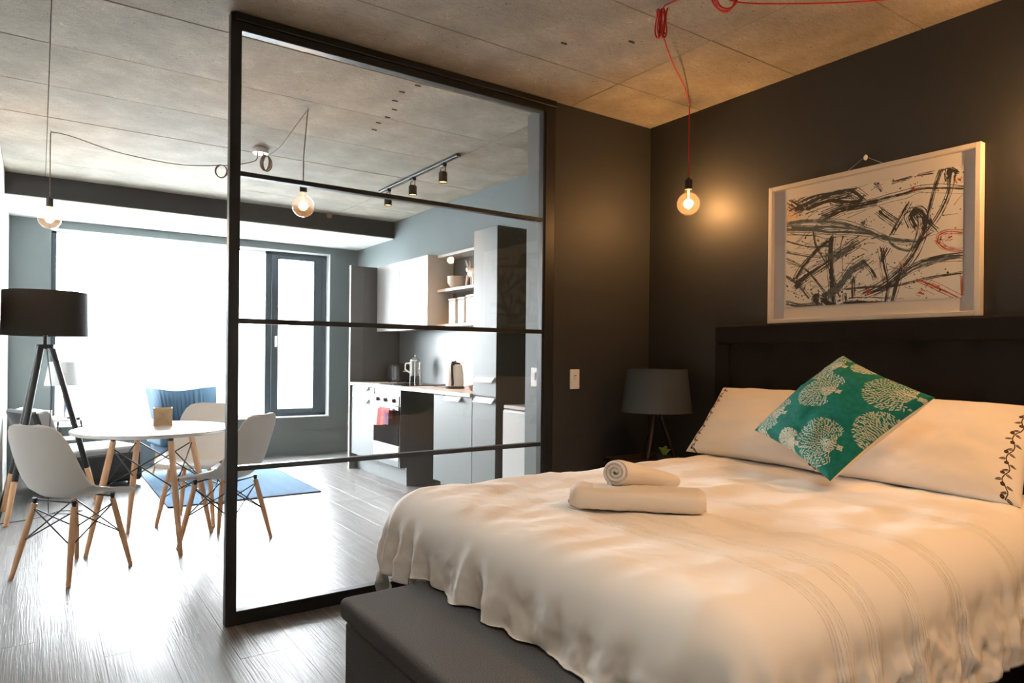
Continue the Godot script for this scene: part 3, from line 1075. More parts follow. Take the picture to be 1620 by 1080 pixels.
func bedside() -> void:
	var o := thing("bedside_table", "small dark bedside table in the corner behind the bed", "table", Vector3(3.02, 0, -2.84))
	part("top", wb(o).span(Vector3(2.80, 0.575, -3.07), Vector3(3.225, 0.60, -2.60), 0.004), M.dark_wood, o)
	part("body", wb(o).span(Vector3(2.83, 0.32, -3.05), Vector3(3.22, 0.575, -2.62), 0.004), M.dark_wood, o)
	part("drawer_front", wb(o).span(Vector3(2.818, 0.34, -3.03), Vector3(2.83, 0.56, -2.64), 0.003), M.dark_wood, o)
	part("knob", wb(o).ball(Vector3(2.81, 0.45, -2.84), Vector3(0.012, 0.012, 0.012), 10), M.steel, o)
	for p in [[2.85, -3.03], [3.2, -3.03], [2.85, -2.64], [3.2, -2.64]]:
		part("leg", wb(o).tube([Vector3(p[0], 0, p[1]), Vector3(p[0], 0.32, p[1])], 0.014, 8, 0.02), M.dark_wood, o)
	var c := Vector3(3.035, 0.605, -2.86)
	var l := thing("bedside_lamp", "bedside lamp with grey fabric drum shade on dark tripod legs", "lamp", c)
	part("shade", shade(B.new(), Vector3.ZERO, 0.208, 0.275, 0.178, 0.53), M.shade_grey, l)
	part("spider_ring", B.new().tube([Vector3(-0.17, 0.50, 0), Vector3(0.17, 0.50, 0)], 0.003, 6), M.black_metal, l)
	part("stem", B.new().tube([Vector3(0, 0.26, 0), Vector3(0, 0.50, 0)], 0.008, 8), M.black_metal, l)
	part("hub", B.new().lathe([Vector2(0, 0.245), Vector2(0.032, 0.245), Vector2(0.032, 0.275), Vector2(0, 0.275)], Vector3.ZERO, 16), M.dark_wood, l)
	for k in 3:
		var an := 0.75 + TAU * k / 3
		part("leg", B.new().tube([Vector3(cos(an) * 0.11, 0, sin(an) * 0.11), Vector3(cos(an) * 0.024, 0.262, sin(an) * 0.024)], 0.013, 8, 0.017), M.dark_wood, l)
	var p := thing("small_plant", "tiny green succulent in a dark pot beside the bedside lamp", "plant", Vector3(2.90, 0.60, -2.672))
	part("pot", B.new().lathe([Vector2(0, 0), Vector2(0.028, 0), Vector2(0.036, 0.06), Vector2(0.031, 0.06), Vector2(0.029, 0.05), Vector2(0, 0.05)], Vector3.ZERO, 20), M.black_plastic, p)
	var lf := mat(c8(96, 128, 44), 0.6)
	for k in 16:
		var an := k * 2.4
		var t := 0.3 + 0.7 * fposmod(k * 0.37, 1.0)
		var tip := Vector3(cos(an) * 0.045 * t, 0.115 - 0.03 * t, sin(an) * 0.045 * t)
		part("leaf", B.new().tube([Vector3(0, 0.05, 0), tip * Vector3(0.6, 1, 0.6) * 0.92, tip], 0.004, 6, 0.001, true, [0.004, 0.008, 0.001]), lf, p)

func picture() -> void:
	var x := 3.252
	var y0 := 1.392
	var y1 := 2.124
	var z0 := -2.252
	var z1 := -1.237
	var o := thing("framed_picture", "large abstract ink splatter print in a white box frame above the headboard", "picture", Vector3(3.26, y0, -1.745))
	var fm := mat(c8(226, 218, 206), 0.45)
	part("frame", wb(o).span(Vector3(x - 0.014, y0, z0), Vector3(3.278, y1, z0 + 0.022), 0.002), fm, o)
	part("frame", wb(o).span(Vector3(x - 0.014, y0, z1 - 0.022), Vector3(3.278, y1, z1), 0.002), fm, o)
	part("frame", wb(o).span(Vector3(x - 0.014, y1 - 0.022, z0 + 0.022), Vector3(3.278, y1, z1 - 0.022), 0.002), fm, o)
	part("frame", wb(o).span(Vector3(x - 0.014, y0, z0 + 0.022), Vector3(3.278, y0 + 0.022, z1 - 0.022), 0.002), fm, o)
	part("mount_board", wb(o).span(Vector3(x + 0.012, y0 + 0.01, z0 + 0.01), Vector3(3.276, y1 - 0.01, z1 - 0.01)), mat(c8(206, 204, 206), 0.8), o)
	part("mount_border", wb(o).span(Vector3(x + 0.010, y0 + 0.022, z0 + 0.085), Vector3(x + 0.013, y1 - 0.022, z1 - 0.085), 0.001), mat(c8(222, 216, 206), 0.8), o)
	var b := wb(o)
	var P := [Vector3(x + 0.008, 2.045, -2.155), Vector3(x + 0.008, 2.045, -1.310), Vector3(x + 0.008, 1.475, -1.310), Vector3(x + 0.008, 1.475, -2.155)]
	b.quad(P[0], P[1], P[2], P[3], Vector3(-1, 0, 0))
	var Ti := b.T.affine_inverse()
	for i in b.v.size():
		var w: Vector3 = Ti * b.v[i]
		b.uv[i] = Vector2((w.z + 2.155) / 0.845, (2.045 - w.y) / 0.57)
	var am := mat(Color.WHITE, 0.75)
	am.albedo_texture = art_print()
	part("print", b, am, o)
	part("hanging_wire", wb(o).tube([Vector3(3.27, y1 - 0.01, -1.86), Vector3(3.268, 2.182, -1.742), Vector3(3.27, y1 - 0.01, -1.63)], 0.0012, 5), M.steel, o)
	var hk := thing("picture_hook", "small white wall hook above the framed picture", "hook", Vector3(3.272, 2.178, -1.742))
	part("peg", B.new().ball(Vector3.ZERO, Vector3(0.008, 0.014, 0.010), 12), M.white_plastic, hk)
	part("nail", B.new().tube([Vector3(-0.004, -0.004, 0), Vector3(0.008, -0.004, 0)], 0.002, 6), M.steel, hk)

# ------------------------------------------------------------------ lamps
func omni(parent: Node, p: Vector3, c: Color, e: float, size := 0.03) -> void:
	var l := OmniLight3D.new()
	l.name = "lamp_light"
	l.light_color = c
	l.light_energy = e
	l.light_size = size
	l.omni_range = 14.0
	l.omni_attenuation = 2.0
	l.shadow_enabled = true
	parent.add_child(l, true)
	l.position = p

func coil(b: B, c: Vector3, w: float, h: float, ax: Vector3, r: float, turns: int) -> B:
	var pts := []
	var side := ax.cross(Vector3.UP).normalized()
	for k in turns * 18 + 1:
		var an := TAU * k / 18.0 + PI / 2
		var g := 1.0 + 0.07 * sin(k * 0.37)
		pts.append(c + side * cos(an) * w * g + Vector3.UP * sin(an) * h * g + ax * (0.011 * (k / 18.0 - turns / 2.0) + 0.004 * sin(k * 0.9)))
	return b.tube(pts, r, 6)

func pendant(label: String, bulb: Vector3, hook: Vector3, path: Array, cord: Material, e: float, glow_e: float, rad: float, group: String) -> Node3D:
	var o := thing("pendant_lamp", label, "lamp", bulb, 0, group)
	var line := [bulb + Vector3(0, 0.150, 0), bulb + Vector3(0, 0.3, 0), hook - Vector3(0, 0.006, 0)]
	part("cord", wb(o).tube(line, 0.0032, 8), cord, o)
	var cv := Curve3D.new()
	for p in path:
		cv.add_point(p)
	var pp := []
	for i in path.size():
		var a: Vector3 = path[maxi(i - 1, 0)]
		var z: Vector3 = path[mini(i + 2, path.size() - 1)]
		if i == path.size() - 1:
			pp.append(path[i])
			break
		for k in 8:
			pp.append(path[i].cubic_interpolate(path[i + 1], a, z, k / 8.0))
	part("cord_swag", wb(o).tube(pp, 0.0032, 8), cord, o)
	part("ceiling_hook", wb(o).tube([Vector3(hook.x, H, hook.z), hook + Vector3(0, 0.012, 0), hook + Vector3(0.007, 0.003, 0), hook + Vector3(0.006, -0.006, 0), hook + Vector3(-0.004, -0.008, 0)], 0.002, 6), M.steel, o)
	part("socket", B.new().lathe([Vector2(0, 0.152), Vector2(0.008, 0.152), Vector2(0.012, 0.142), Vector2(0.0215, 0.138), Vector2(0.0215, 0.083), Vector2(0, 0.083)], Vector3.ZERO, 20), M.black_plastic, o)
	var pr := []
	for k in 19:
		var th := PI * k / 18.0 * 0.89
		pr.append(Vector2(rad * sin(PI - th) if k > 0 else 0.0, rad * cos(PI - th)))
	pr.append(Vector2(0.0185, 0.074))
	pr.append(Vector2(0.0175, 0.086))
	var g := part("bulb_glass", B.new().lathe(pr, Vector3.ZERO, 32), M.bulb, o)
	var fl := glow(M.warm.lerp(Color(1, 0.85, 0.6), 0.5), glow_e)
	for k in 6:
		var an := TAU * k / 6
		part("filament", B.new().tube([Vector3(cos(an) * 0.008, -0.018, sin(an) * 0.008), Vector3(cos(an) * 0.013, 0.018, sin(an) * 0.013)], 0.0026, 6), fl, g)
	part("filament_stem", B.new().tube([Vector3(0, 0.02, 0), Vector3(0, 0.083, 0)], 0.004, 8, 0.007), M.ceramic, g)
	omni(o, Vector3(0, 0, 0), M.warm, e)
	return o

func lamps() -> void:
	# bedroom: two bulbs on red cords
	var rc: Material = M.red_cord
	var rose := thing("ceiling_rose", "small black ceiling rose feeding the red cords", "ceiling rose", Vector3(2.16, H, -1.80))
	part("cup", B.new().lathe([Vector2(0, -0.03), Vector2(0.045, -0.03), Vector2(0.05, -0.022), Vector2(0.05, 0), Vector2(0, 0)], Vector3.ZERO, 28), M.black_metal, rose)
	part("screw", B.new().ball(Vector3(0.025, -0.031, 0.0), Vector3(0.005, 0.003, 0.005), 8), M.steel, rose)
	var h1 := Vector3(3.1, 2.682, -2.688)
	var p1 := pendant("bare globe bulb on a red cord hanging beside the framed picture", Vector3(3.1, 2.10, -2.688), h1, [Vector3(2.16, 2.67, -1.84), Vector3(2.165, 2.69, -1.98), Vector3(2.17, 2.685, -2.03), Vector3(2.19, 2.60, -2.05), Vector3(2.45, 2.60, -2.23), Vector3(2.8, 2.635, -2.46), h1], rc, LAMP_RED, 34.0, 0.066, "red cord pendant lamps")
	part("cord_coil", coil(wb(p1), Vector3(2.165, 2.622, -2.035), 0.030, 0.060, Vector3(0.75, 0, 0.66), 0.0034, 4), rc, p1)
	for s in [0.055, -0.035]:
		part("cable_tie", wb(p1).tube([Vector3(2.14, 2.622 + s, -2.03), Vector3(2.165, 2.625 + s, -2.05), Vector3(2.19, 2.622 + s, -2.03)], 0.003, 6), M.black_plastic, p1)
	var h2 := Vector3(3.1, 2.682, -0.89)
	var p2 := pendant("bare globe bulb on a red cord on the near side of the bed", Vector3(3.1, 2.08, -0.89), h2, [Vector3(2.17, 2.67, -1.76), Vector3(2.22, 2.69, -1.755), Vector3(2.26, 2.63, -1.75), Vector3(2.51, 2.652, -1.652), Vector3(2.86, 2.69, -1.45), Vector3(2.95, 2.67, -1.2), h2], rc, LAMP_RED, 34.0, 0.066, "red cord pendant lamps")
	part("cord_coil", coil(wb(p2), Vector3(2.225, 2.632, -1.752), 0.048, 0.052, Vector3(0.45, 0, -0.89), 0.0034, 4), rc, p2)
	# flush ceiling lamp on the entrance side, overhead and a little to the right of the viewer
	var pg := thing("ceiling_lamp", "round flush ceiling lamp near the foot of the bed", "lamp", Vector3(0.62, H, -0.5))
	part("diffuser", B.new().lathe([Vector2(0, -0.075), Vector2(0.08, -0.07), Vector2(0.14, -0.05), Vector2(0.16, -0.02), Vector2(0.16, -0.015), Vector2(0, -0.015)], Vector3.ZERO, 36), glow(Color(1.0, 0.94, 0.86), 3.0), pg)
	part("rim", B.new().lathe([Vector2(0, -0.014), Vector2(0.17, -0.014), Vector2(0.17, 0), Vector2(0, 0)], Vector3.ZERO, 36), M.steel, pg)
	var cl := SpotLight3D.new()
	cl.name = "lamp_light"
	cl.light_color = Color(1.0, 0.94, 0.86)
	cl.light_energy = LAMP_GLOBE
	cl.light_size = 0.28
	cl.spot_range = 9.0
	cl.spot_angle = 80.0
	cl.spot_angle_attenuation = 0.6
	cl.shadow_enabled = true
	pg.add_child(cl)
	cl.position = Vector3(0, -0.085, 0)
	cl.rotation_degrees = Vector3(-90, 0, 0)
	# surface spot on the entrance side, turned to the bed
	var bs := thing("ceiling_spotlight", "black ceiling spotlight turned towards the near side of the bed", "light", Vector3(2.3, H, 0.1))
	var aim := Vector3(2.1, 0.69, -1.15)
	var from := Vector3(2.3, 2.585, 0.1)
	var dn := (aim - from).normalized()
	part("base_plate", B.new().lathe([Vector2(0, -0.02), Vector2(0.045, -0.02), Vector2(0.048, 0), Vector2(0, 0)], Vector3.ZERO, 24), M.black_metal, bs)
	part("arm", B.new().tube([Vector3(0, -0.02, 0), Vector3(0, -0.09, 0)], 0.007, 8), M.black_metal, bs)
	var bh := part("spot_head", wb(bs).tube([from - dn * 0.06, from + dn * 0.05], 0.034, 20), M.black_metal, bs)
	part("lens", wb(bs).tube([from + dn * 0.05, from + dn * 0.052], 0.029, 20), glow(Color(1.0, 0.74, 0.46), 2.0), bh)
	var bl := SpotLight3D.new()
	bl.name = "spot_light"
	bl.light_color = Color(1.0, 0.74, 0.46)
	bl.light_energy = LAMP_BED_SPOT
	bl.light_size = 0.12
	bl.spot_range = 9.0
	bl.spot_angle = 33.0
	bl.spot_angle_attenuation = 0.5
	bl.shadow_enabled = true
	bs.add_child(bl)
	bl.look_at_from_position(from + dn * 0.06, aim, Vector3.UP)
	# living area: two bulbs from one junction box
	var tc: Material = M.taupe_cord
	var jb := thing("ceiling_junction_box", "small round metal ceiling box feeding the two living room bulbs", "ceiling rose", Vector3(1.316, H, -5.157))
	part("cup", B.new().lathe([Vector2(0, -0.035), Vector2(0.052, -0.035), Vector2(0.056, -0.03), Vector2(0.056, 0), Vector2(0, 0)], Vector3.ZERO, 28), M.steel, jb)
	for s in [-0.02, 0.02]:
		part("cord_grip", B.new().lathe([Vector2(0, -0.06), Vector2(0.005, -0.06), Vector2(0.007, -0.035), Vector2(0, -0.035)], Vector3(s, 0, 0), 10), M.white_plastic, jb)
	var h3 := Vector3(0.049, 2.685, -5.575)
	var k3 := Vector3(1.06, 2.535, -5.2)
	var p3 := pendant("bare globe bulb hanging on a brown cord above the dining table near the left wall", Vector3(0.049, 2.098, -5.575), h3, [Vector3(1.297, 2.64, -5.157), Vector3(1.27, 2.60, -5.16), Vector3(1.13, 2.555, -5.19), k3 + Vector3(0.0, 0.01, 0), Vector3(0.80, 2.53, -5.3), Vector3(0.45, 2.58, -5.43), Vector3(0.16, 2.67, -5.54), h3], tc, LAMP_LIVING, 34.0, 0.068, "brown cord pendant lamps")
	part("cord_coil", coil(wb(p3), k3 - Vector3(0, 0.035, 0), 0.038, 0.045, Vector3(0.4, 0, -0.9), 0.0033, 3), tc, p3)
	var h4 := Vector3(1.322, 2.68, -4.105)
	var k4 := Vector3(1.322, 2.57, -5.02)
	var p4 := pendant("bare globe bulb on a brown cord seen through the glass partition", Vector3(1.300, 2.094, -4.105), h4, [Vector3(1.335, 2.64, -5.157), Vector3(1.337, 2.61, -5.12), k4 + Vector3(0, 0.04, 0), Vector3(1.325, 2.60, -4.7), Vector3(1.322, 2.65, -4.3), h4], tc, LAMP_LIVING, 34.0, 0.066, "brown cord pendant lamps")
	part("cord_coil", coil(wb(p4), k4 - Vector3(0, 0.01, 0), 0.03, 0.055, Vector3(0.6, 0, -0.8), 0.0033, 5), tc, p4)
	# track with three spots
	var t := thing("track_light", "black ceiling track with three lit spotlights in front of the kitchen", "light", Vector3(2.54, H, -5.09))
	part("rail", wb(t).span(Vector3(2.522, H - 0.022, -5.80), Vector3(2.558, H, -4.385), 0.003), M.black_metal, t)
	for z in [-4.625, -5.142, -5.63]:
		var hd := part("spot_head", wb(t).lathe([Vector2(0.030, 2.535), Vector2(0.034, 2.532), Vector2(0.034, 2.605), Vector2(0.028, 2.612), Vector2(0, 2.612)], Vector3(2.54, 0, z), 24), M.black_metal, t)
		part("adapter", wb(t).span(Vector3(2.522, 2.652, z - 0.03), Vector3(2.558, H - 0.02, z + 0.03), 0.004), M.black_metal, hd)
		for s in [-1, 1]:
			part("yoke", wb(t).tube([Vector3(2.54, 2.655, z + 0.012 * s), Vector3(2.54, 2.64, z + 0.04 * s), Vector3(2.54, 2.575, z + 0.036 * s)], 0.004, 6), M.black_metal, hd)
		part("lens", wb(t).lathe([Vector2(0, 2.540), Vector2(0.031, 2.540), Vector2(0.031, 2.545), Vector2(0, 2.545)], Vector3(2.54, 0, z), 20), glow(Color(1.0, 0.72, 0.42), 6.0), hd)
		var s := SpotLight3D.new()
		s.name = "spot_light"
		s.light_color = Color(1.0, 0.72, 0.45)
		s.light_energy = LAMP_SPOT
		s.light_size = 0.03
		s.spot_range = 8.0
		s.spot_angle = 48.0
		s.spot_attenuation = 2.0
		s.shadow_enabled = true
		t.add_child(s, true)
		s.position = Vector3(0, 2.525 - H, z + 5.09)
		s.rotation_degrees = Vector3(-90, 0, 0)
		s.look_at_from_position(Vector3(2.54, 2.525, z), Vector3(2.9, 0.9, z - 0.05), Vector3(0, 0, 1))

# ------------------------------------------------------------------ kitchen
const KX := 2.72
func lip_handle(b: B, z0: float, z1: float, y: float) -> B:
	return b.prism(PackedVector2Array([Vector2(0, 0.020), Vector2(-0.004, 0.020), Vector2(-0.036, -0.018), Vector2(-0.033, -0.021), Vector2(0, 0.012)]), Vector3(KX, y, z0), Vector3.RIGHT, Vector3.UP, Vector3(0, 0, z1 - z0))

func door(called: String, o: Node3D, y0: float, y1: float, z0: float, z1: float, m: Material, hz0 := 0.0, hz1 := 0.0, hy := 0.0) -> void:
	var d := part(called, wb(o).span(Vector3(KX, y0, z0 + 0.0015), Vector3(KX + 0.019, y1, z1 - 0.0015), 0.0015), m, o)
	if hy > 0.0:
		part("handle", lip_handle(wb(o), hz0, hz1, hy), M.white_trim, d)

func kitchen() -> void:
	var g: Material = M.grey_front
	var ep := thing("kitchen_end_panel", "tall grey end panel with a white edge at the window end of the kitchen", "panel", Vector3(3.0, 0, -6.915))
	part("panel", wb(ep).span(Vector3(2.703, 0, -6.93), Vector3(XR - 0.002, 2.145, -6.905)), mat(c8(84, 83, 81), 0.3), ep)
	part("edge_band", wb(ep).span(Vector3(2.698, 0, -6.932), Vector3(2.703, 2.147, -6.903), 0.001), M.white_trim, ep)
	# drawer and door unit
	var u := thing("base_cabinet", "grey base cabinet with one drawer between end panel and oven", "cabinet", Vector3(3.0, 0, -6.61))
	part("body", wb(u).span(Vector3(KX + 0.02, 0.165, -6.90), Vector3(XR - 0.004, 0.884, -6.315)), M.carcass, u)
	part("plinth", wb(u).span(Vector3(2.79, 0, -6.90), Vector3(2.806, 0.163, -6.315)), g, u)
	door("drawer", u, 0.752, 0.880, -6.90, -6.315, g, -6.68, -6.44, 0.862)
	door("door", u, 0.168, 0.748, -6.90, -6.315, g, -6.68, -6.44, 0.735)
	# oven and its housing
	var ov := thing("oven", "built-in oven with white control panel, three knobs and dark glass door", "oven", Vector3(3.0, 0, -6.01))
	part("housing", wb(ov).span(Vector3(KX + 0.02, 0.165, -6.312), Vector3(XR - 0.004, 0.884, -5.735)), M.carcass, ov)
	part("side_panel", wb(ov).prism(PackedVector2Array([Vector2(KX + 0.002, 0.165), Vector2(2.79, 0.165), Vector2(2.79, 0), Vector2(XR - 0.004, 0), Vector2(XR - 0.004, 0.884), Vector2(KX + 0.002, 0.884)]), Vector3(0, 0, -5.734), Vector3.RIGHT, Vector3.UP, Vector3(0, 0, 0.018)), M.dark_panel, ov)
	part("plinth", wb(ov).span(Vector3(2.79, 0, -6.313), Vector3(2.806, 0.163, -5.735)), g, ov)
	part("filler_strip", wb(ov).span(Vector3(KX, 0.832, -6.30), Vector3(KX + 0.018, 0.882, -5.74), 0.001), g, ov)
	var cp := part("control_panel", wb(ov).span(Vector3(KX - 0.006, 0.733, -6.308), Vector3(KX + 0.018, 0.822, -5.738), 0.003), M.enamel, ov)
	for z in [-6.187, -6.011, -5.825]:
		var kn := part("knob", wb(ov).lathe([Vector2(0, 0.03), Vector2(0.015, 0.03), Vector2(0.019, 0.008), Vector2(0.021, 0)], Vector3(KX - 0.006, 0.778, z), 20, Basis(Vector3(0, 0, 1), PI / 2)), M.black_plastic, cp)
		part("pointer", wb(ov).box(Vector3(KX - 0.037, 0.784, z), Vector3(0.004, 0.022, 0.005)), M.white_plastic, kn)
	var od := part("oven_door", wb(ov).span(Vector3(KX - 0.006, 0.365, -6.306), Vector3(KX + 0.018, 0.727, -5.740), 0.003), M.black_glass, ov)
	part("door_trim", wb(ov).span(Vector3(KX - 0.009, 0.69, -6.306), Vector3(KX + 0.01, 0.727, -5.740), 0.002), M.enamel, od)
	part("handle_bar", wb(ov).tube([Vector3(KX - 0.05, 0.70, -6.27), Vector3(KX - 0.05, 0.70, -5.775)], 0.009, 12), M.steel, od)
	for z in [-6.22, -5.82]:
		part("handle_bracket", wb(ov).tube([Vector3(KX - 0.008, 0.70, z), Vector3(KX - 0.05, 0.70, z)], 0.007, 8), M.steel, od)
	part("warming_drawer", wb(ov).span(Vector3(KX - 0.006, 0.225, -6.306), Vector3(KX + 0.018, 0.358, -5.740), 0.003), M.enamel, ov)
	part("bottom_trim", wb(ov).span(Vector3(KX, 0.168, -6.306), Vector3(KX + 0.018, 0.219, -5.740), 0.002), g, ov)
	# cloths over the oven handle
	for k in 2:
		var zz: float = [-6.175, -5.935][k]
		var w: float = [0.19, 0.25][k]
		var tw := thing("tea_towel", ["white tea towel hanging over the oven handle", "red tea towel hanging over the oven handle"][k], "towel", Vector3(KX - 0.06, 0.55, zz), 0, "tea towels on the oven handle")
		var rows := []
		for i in 31:
			var row := PackedVector3Array()
			var s := i / 30.0
			for j in 15:
				var t := j / 14.0
				var z := zz + w * (t - 0.5) * (1.0 + 0.14 * absf(s - 0.5))
				var wv := 0.007 * sin(t * 11.0 + k * 2.0)
				var p := Vector3.ZERO
				var fr := 0.175 - 0.03 * t * k
				if s < 0.5:
					var q := s / 0.5
					p = Vector3(KX - 0.0605 - 0.003 - (0.006 + wv) * (1.0 - q), 0.711 - fr * (1.0 - q), z) if q < 0.9 else Vector3(KX - 0.0635 + 0.0135 * (q - 0.9) * 10.0, 0.711 - fr * 0.1 * (1 - (q - 0.9) * 10.0), z)
				else:
					var q := (s - 0.5) / 0.5
					p = Vector3(KX - 0.050 + 0.0145 * minf(q * 10.0, 1.0), 0.711 - 0.10 * q, z)
				if k == 1:
					p.x -= 0.004
					p.y += 0.001
				row.append(p)
			rows.append(row)
		var cm := mat([c8(216, 206, 205), c8(196, 50, 50)][k], 0.9)
		part("cloth", wb(tw).grid(rows), cm, tw)
		if k == 1:
			part("stripe", wb(tw).span(Vector3(KX - 0.078, 0.56, zz + 0.055), Vector3(KX - 0.076, 0.68, zz + 0.13)), mat(c8(70, 48, 84), 0.9), tw)
	# base unit by the tall cabinet
	var bc := thing("base_cabinet", "grey base cabinet under the kettle next to the open niche", "cabinet", Vector3(3.0, 0, -4.76))
	part("body", wb(bc).span(Vector3(KX + 0.02, 0.165, -5.06), Vector3(XR - 0.004, 0.884, -4.456)), M.carcass, bc)
	part("side_panel", wb(bc).span(Vector3(KX + 0.002, 0.165, -5.072), Vector3(XR - 0.004, 0.884, -5.061)), g, bc)
	part("plinth", wb(bc).span(Vector3(2.79, 0, -5.07), Vector3(2.806, 0.163, -4.456)), g, bc)
	door("door", bc, 0.168, 0.880, -5.072, -4.456, g, -4.86, -4.61, 0.862)
	# tall cabinet
	var tc := thing("tall_cabinet", "tall narrow grey larder cabinet with dark glossy side", "cabinet", Vector3(3.0, 0, -4.29))
	part("body", wb(tc).span(Vector3(KX + 0.02, 0.0, -4.45), Vector3(XR - 0.004, 2.15, -4.146)), M.carcass, tc)
	part("side_panel", wb(tc).span(Vector3(KX + 0.001, 0.0, -4.146), Vector3(XR - 0.004, 2.152, -4.128)), M.dark_panel, tc)
	door("upper_door", tc, 0.905, 2.15, -4.452, -4.13, g, -4.40, -4.14, 1.027)
	door("lower_door", tc, 0.168, 0.900, -4.452, -4.13, g, -4.40, -4.14, 0.875)
	part("plinth", wb(tc).span(Vector3(KX + 0.012, 0, -4.45), Vector3(KX + 0.02, 0.163, -4.13)), g, tc)
	# worktop, hob, splashback
	var wt := thing("kitchen_worktop", "long pale worktop running over the kitchen base units", "worktop", Vector3(3.0, 0.885, -5.68))
	part("slab", wb(wt).span(Vector3(2.698, 0.885, -6.903), Vector3(XR - 0.003, 0.915, -4.455), 0.002), M.worktop, wt)
	var hob := thing("hob", "black glass hob set in the worktop above the oven", "hob", Vector3(3.0, 0.915, -6.0))
	part("glass_plate", wb(hob).span(Vector3(2.76, 0.915, -6.29), Vector3(3.2, 0.921, -5.74), 0.002), M.black_glass, hob)
	for p in [[2.88, -6.15], [2.88, -5.89], [3.08, -6.15], [3.08, -5.89]]:
		part("cooking_ring", wb(hob).lathe([Vector2(0.078, 0.9214), Vector2(0.080, 0.9218), Vector2(0.082, 0.9214)], Vector3(p[0], 0, p[1]), 32), M.steel, hob)
	var sb := thing("splashback", "glossy grey splashback between worktop and wall cabinets", "splashback", Vector3(XR - 0.006, 0.916, -5.68))
	part("sheet", wb(sb).span(Vector3(XR - 0.012, 0.916, -6.904), Vector3(XR, 1.455, -4.455)), M.splash, sb)
	# wall cabinets
	for k in 2:
		var z0: float = [-6.903, -6.355][k]
		var z1: float = [-6.358, -5.735][k]
		var wc := thing("wall_cabinet", ["white gloss wall cabinet nearest the window", "white gloss wall cabinet beside the open shelves"][k], "cabinet", Vector3(3.14, 1.46, (z0 + z1) / 2), 0, "kitchen wall cabinets")
		part("body", wb(wc).span(Vector3(3.02, 1.46, z0), Vector3(XR - 0.003, 2.15, z1 - 0.001), 0.001), M.carcass if k == 0 else M.white_gloss, wc)
		part("door", wb(wc).span(Vector3(2.998, 1.452, z0 + 0.001), Vector3(3.018, 2.152, z1 - 0.002), 0.0015), M.white_gloss, wc)
		if k == 1:
			part("knob", wb(wc).ball(Vector3(2.99, 1.49, -6.05), Vector3(0.008, 0.008, 0.008), 10), M.steel, wc)
	var sh := thing("open_shelf_unit", "open white wall shelves beside the tall cabinet", "shelf", Vector3(3.19, 1.46, -5.09))
	for y in [1.47, 1.80, 2.125]:
		part("shelf_board", wb(sh).span(Vector3(3.10, y, -5.733), Vector3(XR - 0.003, y + 0.025, -4.455), 0.002), M.white_gloss, sh)
	# things on the shelves
	for k in 4:
		var z: float = [-5.50, -5.345, -5.165, -4.975][k]
		var h: float = [0.235, 0.24, 0.25, 0.17][k]
		var w: float = [0.125, 0.115, 0.14, 0.11][k]
		var cn := thing("storage_canister", ["square white canister at the left end of the lower shelf", "square white canister, second from the left on the lower shelf", "largest square white canister on the lower shelf", "short white canister half hidden by the tall cabinet"][k], "canister", Vector3(3.19, 1.495, z), 0, "canisters on the lower shelf")
		part("jar", B.new().box(Vector3(0, (h - 0.02) / 2, 0), Vector3(w, h - 0.02, w), 0.008), M.ceramic, cn)
		part("lid", B.new().box(Vector3(0, h - 0.01, 0), Vector3(w + 0.006, 0.02, w + 0.006), 0.005), M.ceramic, cn)
	for k in 3:
		var bw := thing("bowl", ["lowest white bowl of the stack on the middle shelf", "middle white bowl of the stack on the middle shelf", "topmost white bowl of the stack on the middle shelf"][k], "bowl", Vector3(3.19, 1.825 + 0.022 * k, -5.53), 0, "bowls on the middle shelf")
		part("shell", B.new().lathe([Vector2(0, 0), Vector2(0.035, 0), Vector2(0.05, 0.012), Vector2(0.078, 0.045), Vector2(0.086, 0.07), Vector2(0.082, 0.07), Vector2(0.073, 0.047), Vector2(0.045, 0.016), Vector2(0, 0.01)], Vector3.ZERO, 32), M.ceramic, bw)
		part("foot_ring", B.new().lathe([Vector2(0.036, 0.003), Vector2(0.038, 0), Vector2(0.04, 0.004)], Vector3.ZERO, 24), M.ceramic, bw)
	var fg := thing("rabbit_figurine", "white animal figurine with upright ears on the middle shelf", "figurine", Vector3(3.17, 1.825, -5.20))
	var fb := B.new()
	fb.ball(Vector3(0, 0.115, 0.0), Vector3(0.04, 0.045, 0.075), 18)
	part("body", fb, M.ceramic, fg)
	part("head", B.new().ball(Vector3(0, 0.155, -0.075), Vector3(0.026, 0.028, 0.034), 14), M.ceramic, fg)
	for s in [-1, 1]:
		part("ear", B.new().tube([Vector3(0.012 * s, 0.175, -0.065), Vector3(0.018 * s, 0.205, -0.075), Vector3(0.02 * s, 0.235, -0.092)], 0.009, 8, 0.004), M.ceramic, fg)
		part("front_leg", B.new().tube([Vector3(0.022 * s, 0.1, -0.05), Vector3(0.026 * s, 0.05, -0.062), Vector3(0.026 * s, 0, -0.07)], 0.014, 8, 0.009), M.ceramic, fg)
		part("hind_leg", B.new().tube([Vector3(0.024 * s, 0.1, 0.05), Vector3(0.028 * s, 0.05, 0.06), Vector3(0.028 * s, 0, 0.05)], 0.018, 8, 0.010), M.ceramic, fg)
	# things on the worktop
	var kt := thing("kettle", "white kettle with dark handle on the worktop by the tall cabinet", "kettle", Vector3(3.0, 0.915, -5.21), 0.35)
	part("power_base", B.new().lathe([Vector2(0, 0), Vector2(0.085, 0), Vector2(0.088, 0.012), Vector2(0.075, 0.022), Vector2(0, 0.022)], Vector3.ZERO, 32), M.black_plastic, kt)
	part("body", B.new().lathe([Vector2(0, 0.022), Vector2(0.078, 0.022), Vector2(0.08, 0.06), Vector2(0.074, 0.14), Vector2(0.062, 0.205), Vector2(0.05, 0.212), Vector2(0, 0.212)], Vector3.ZERO, 36), M.enamel, kt)
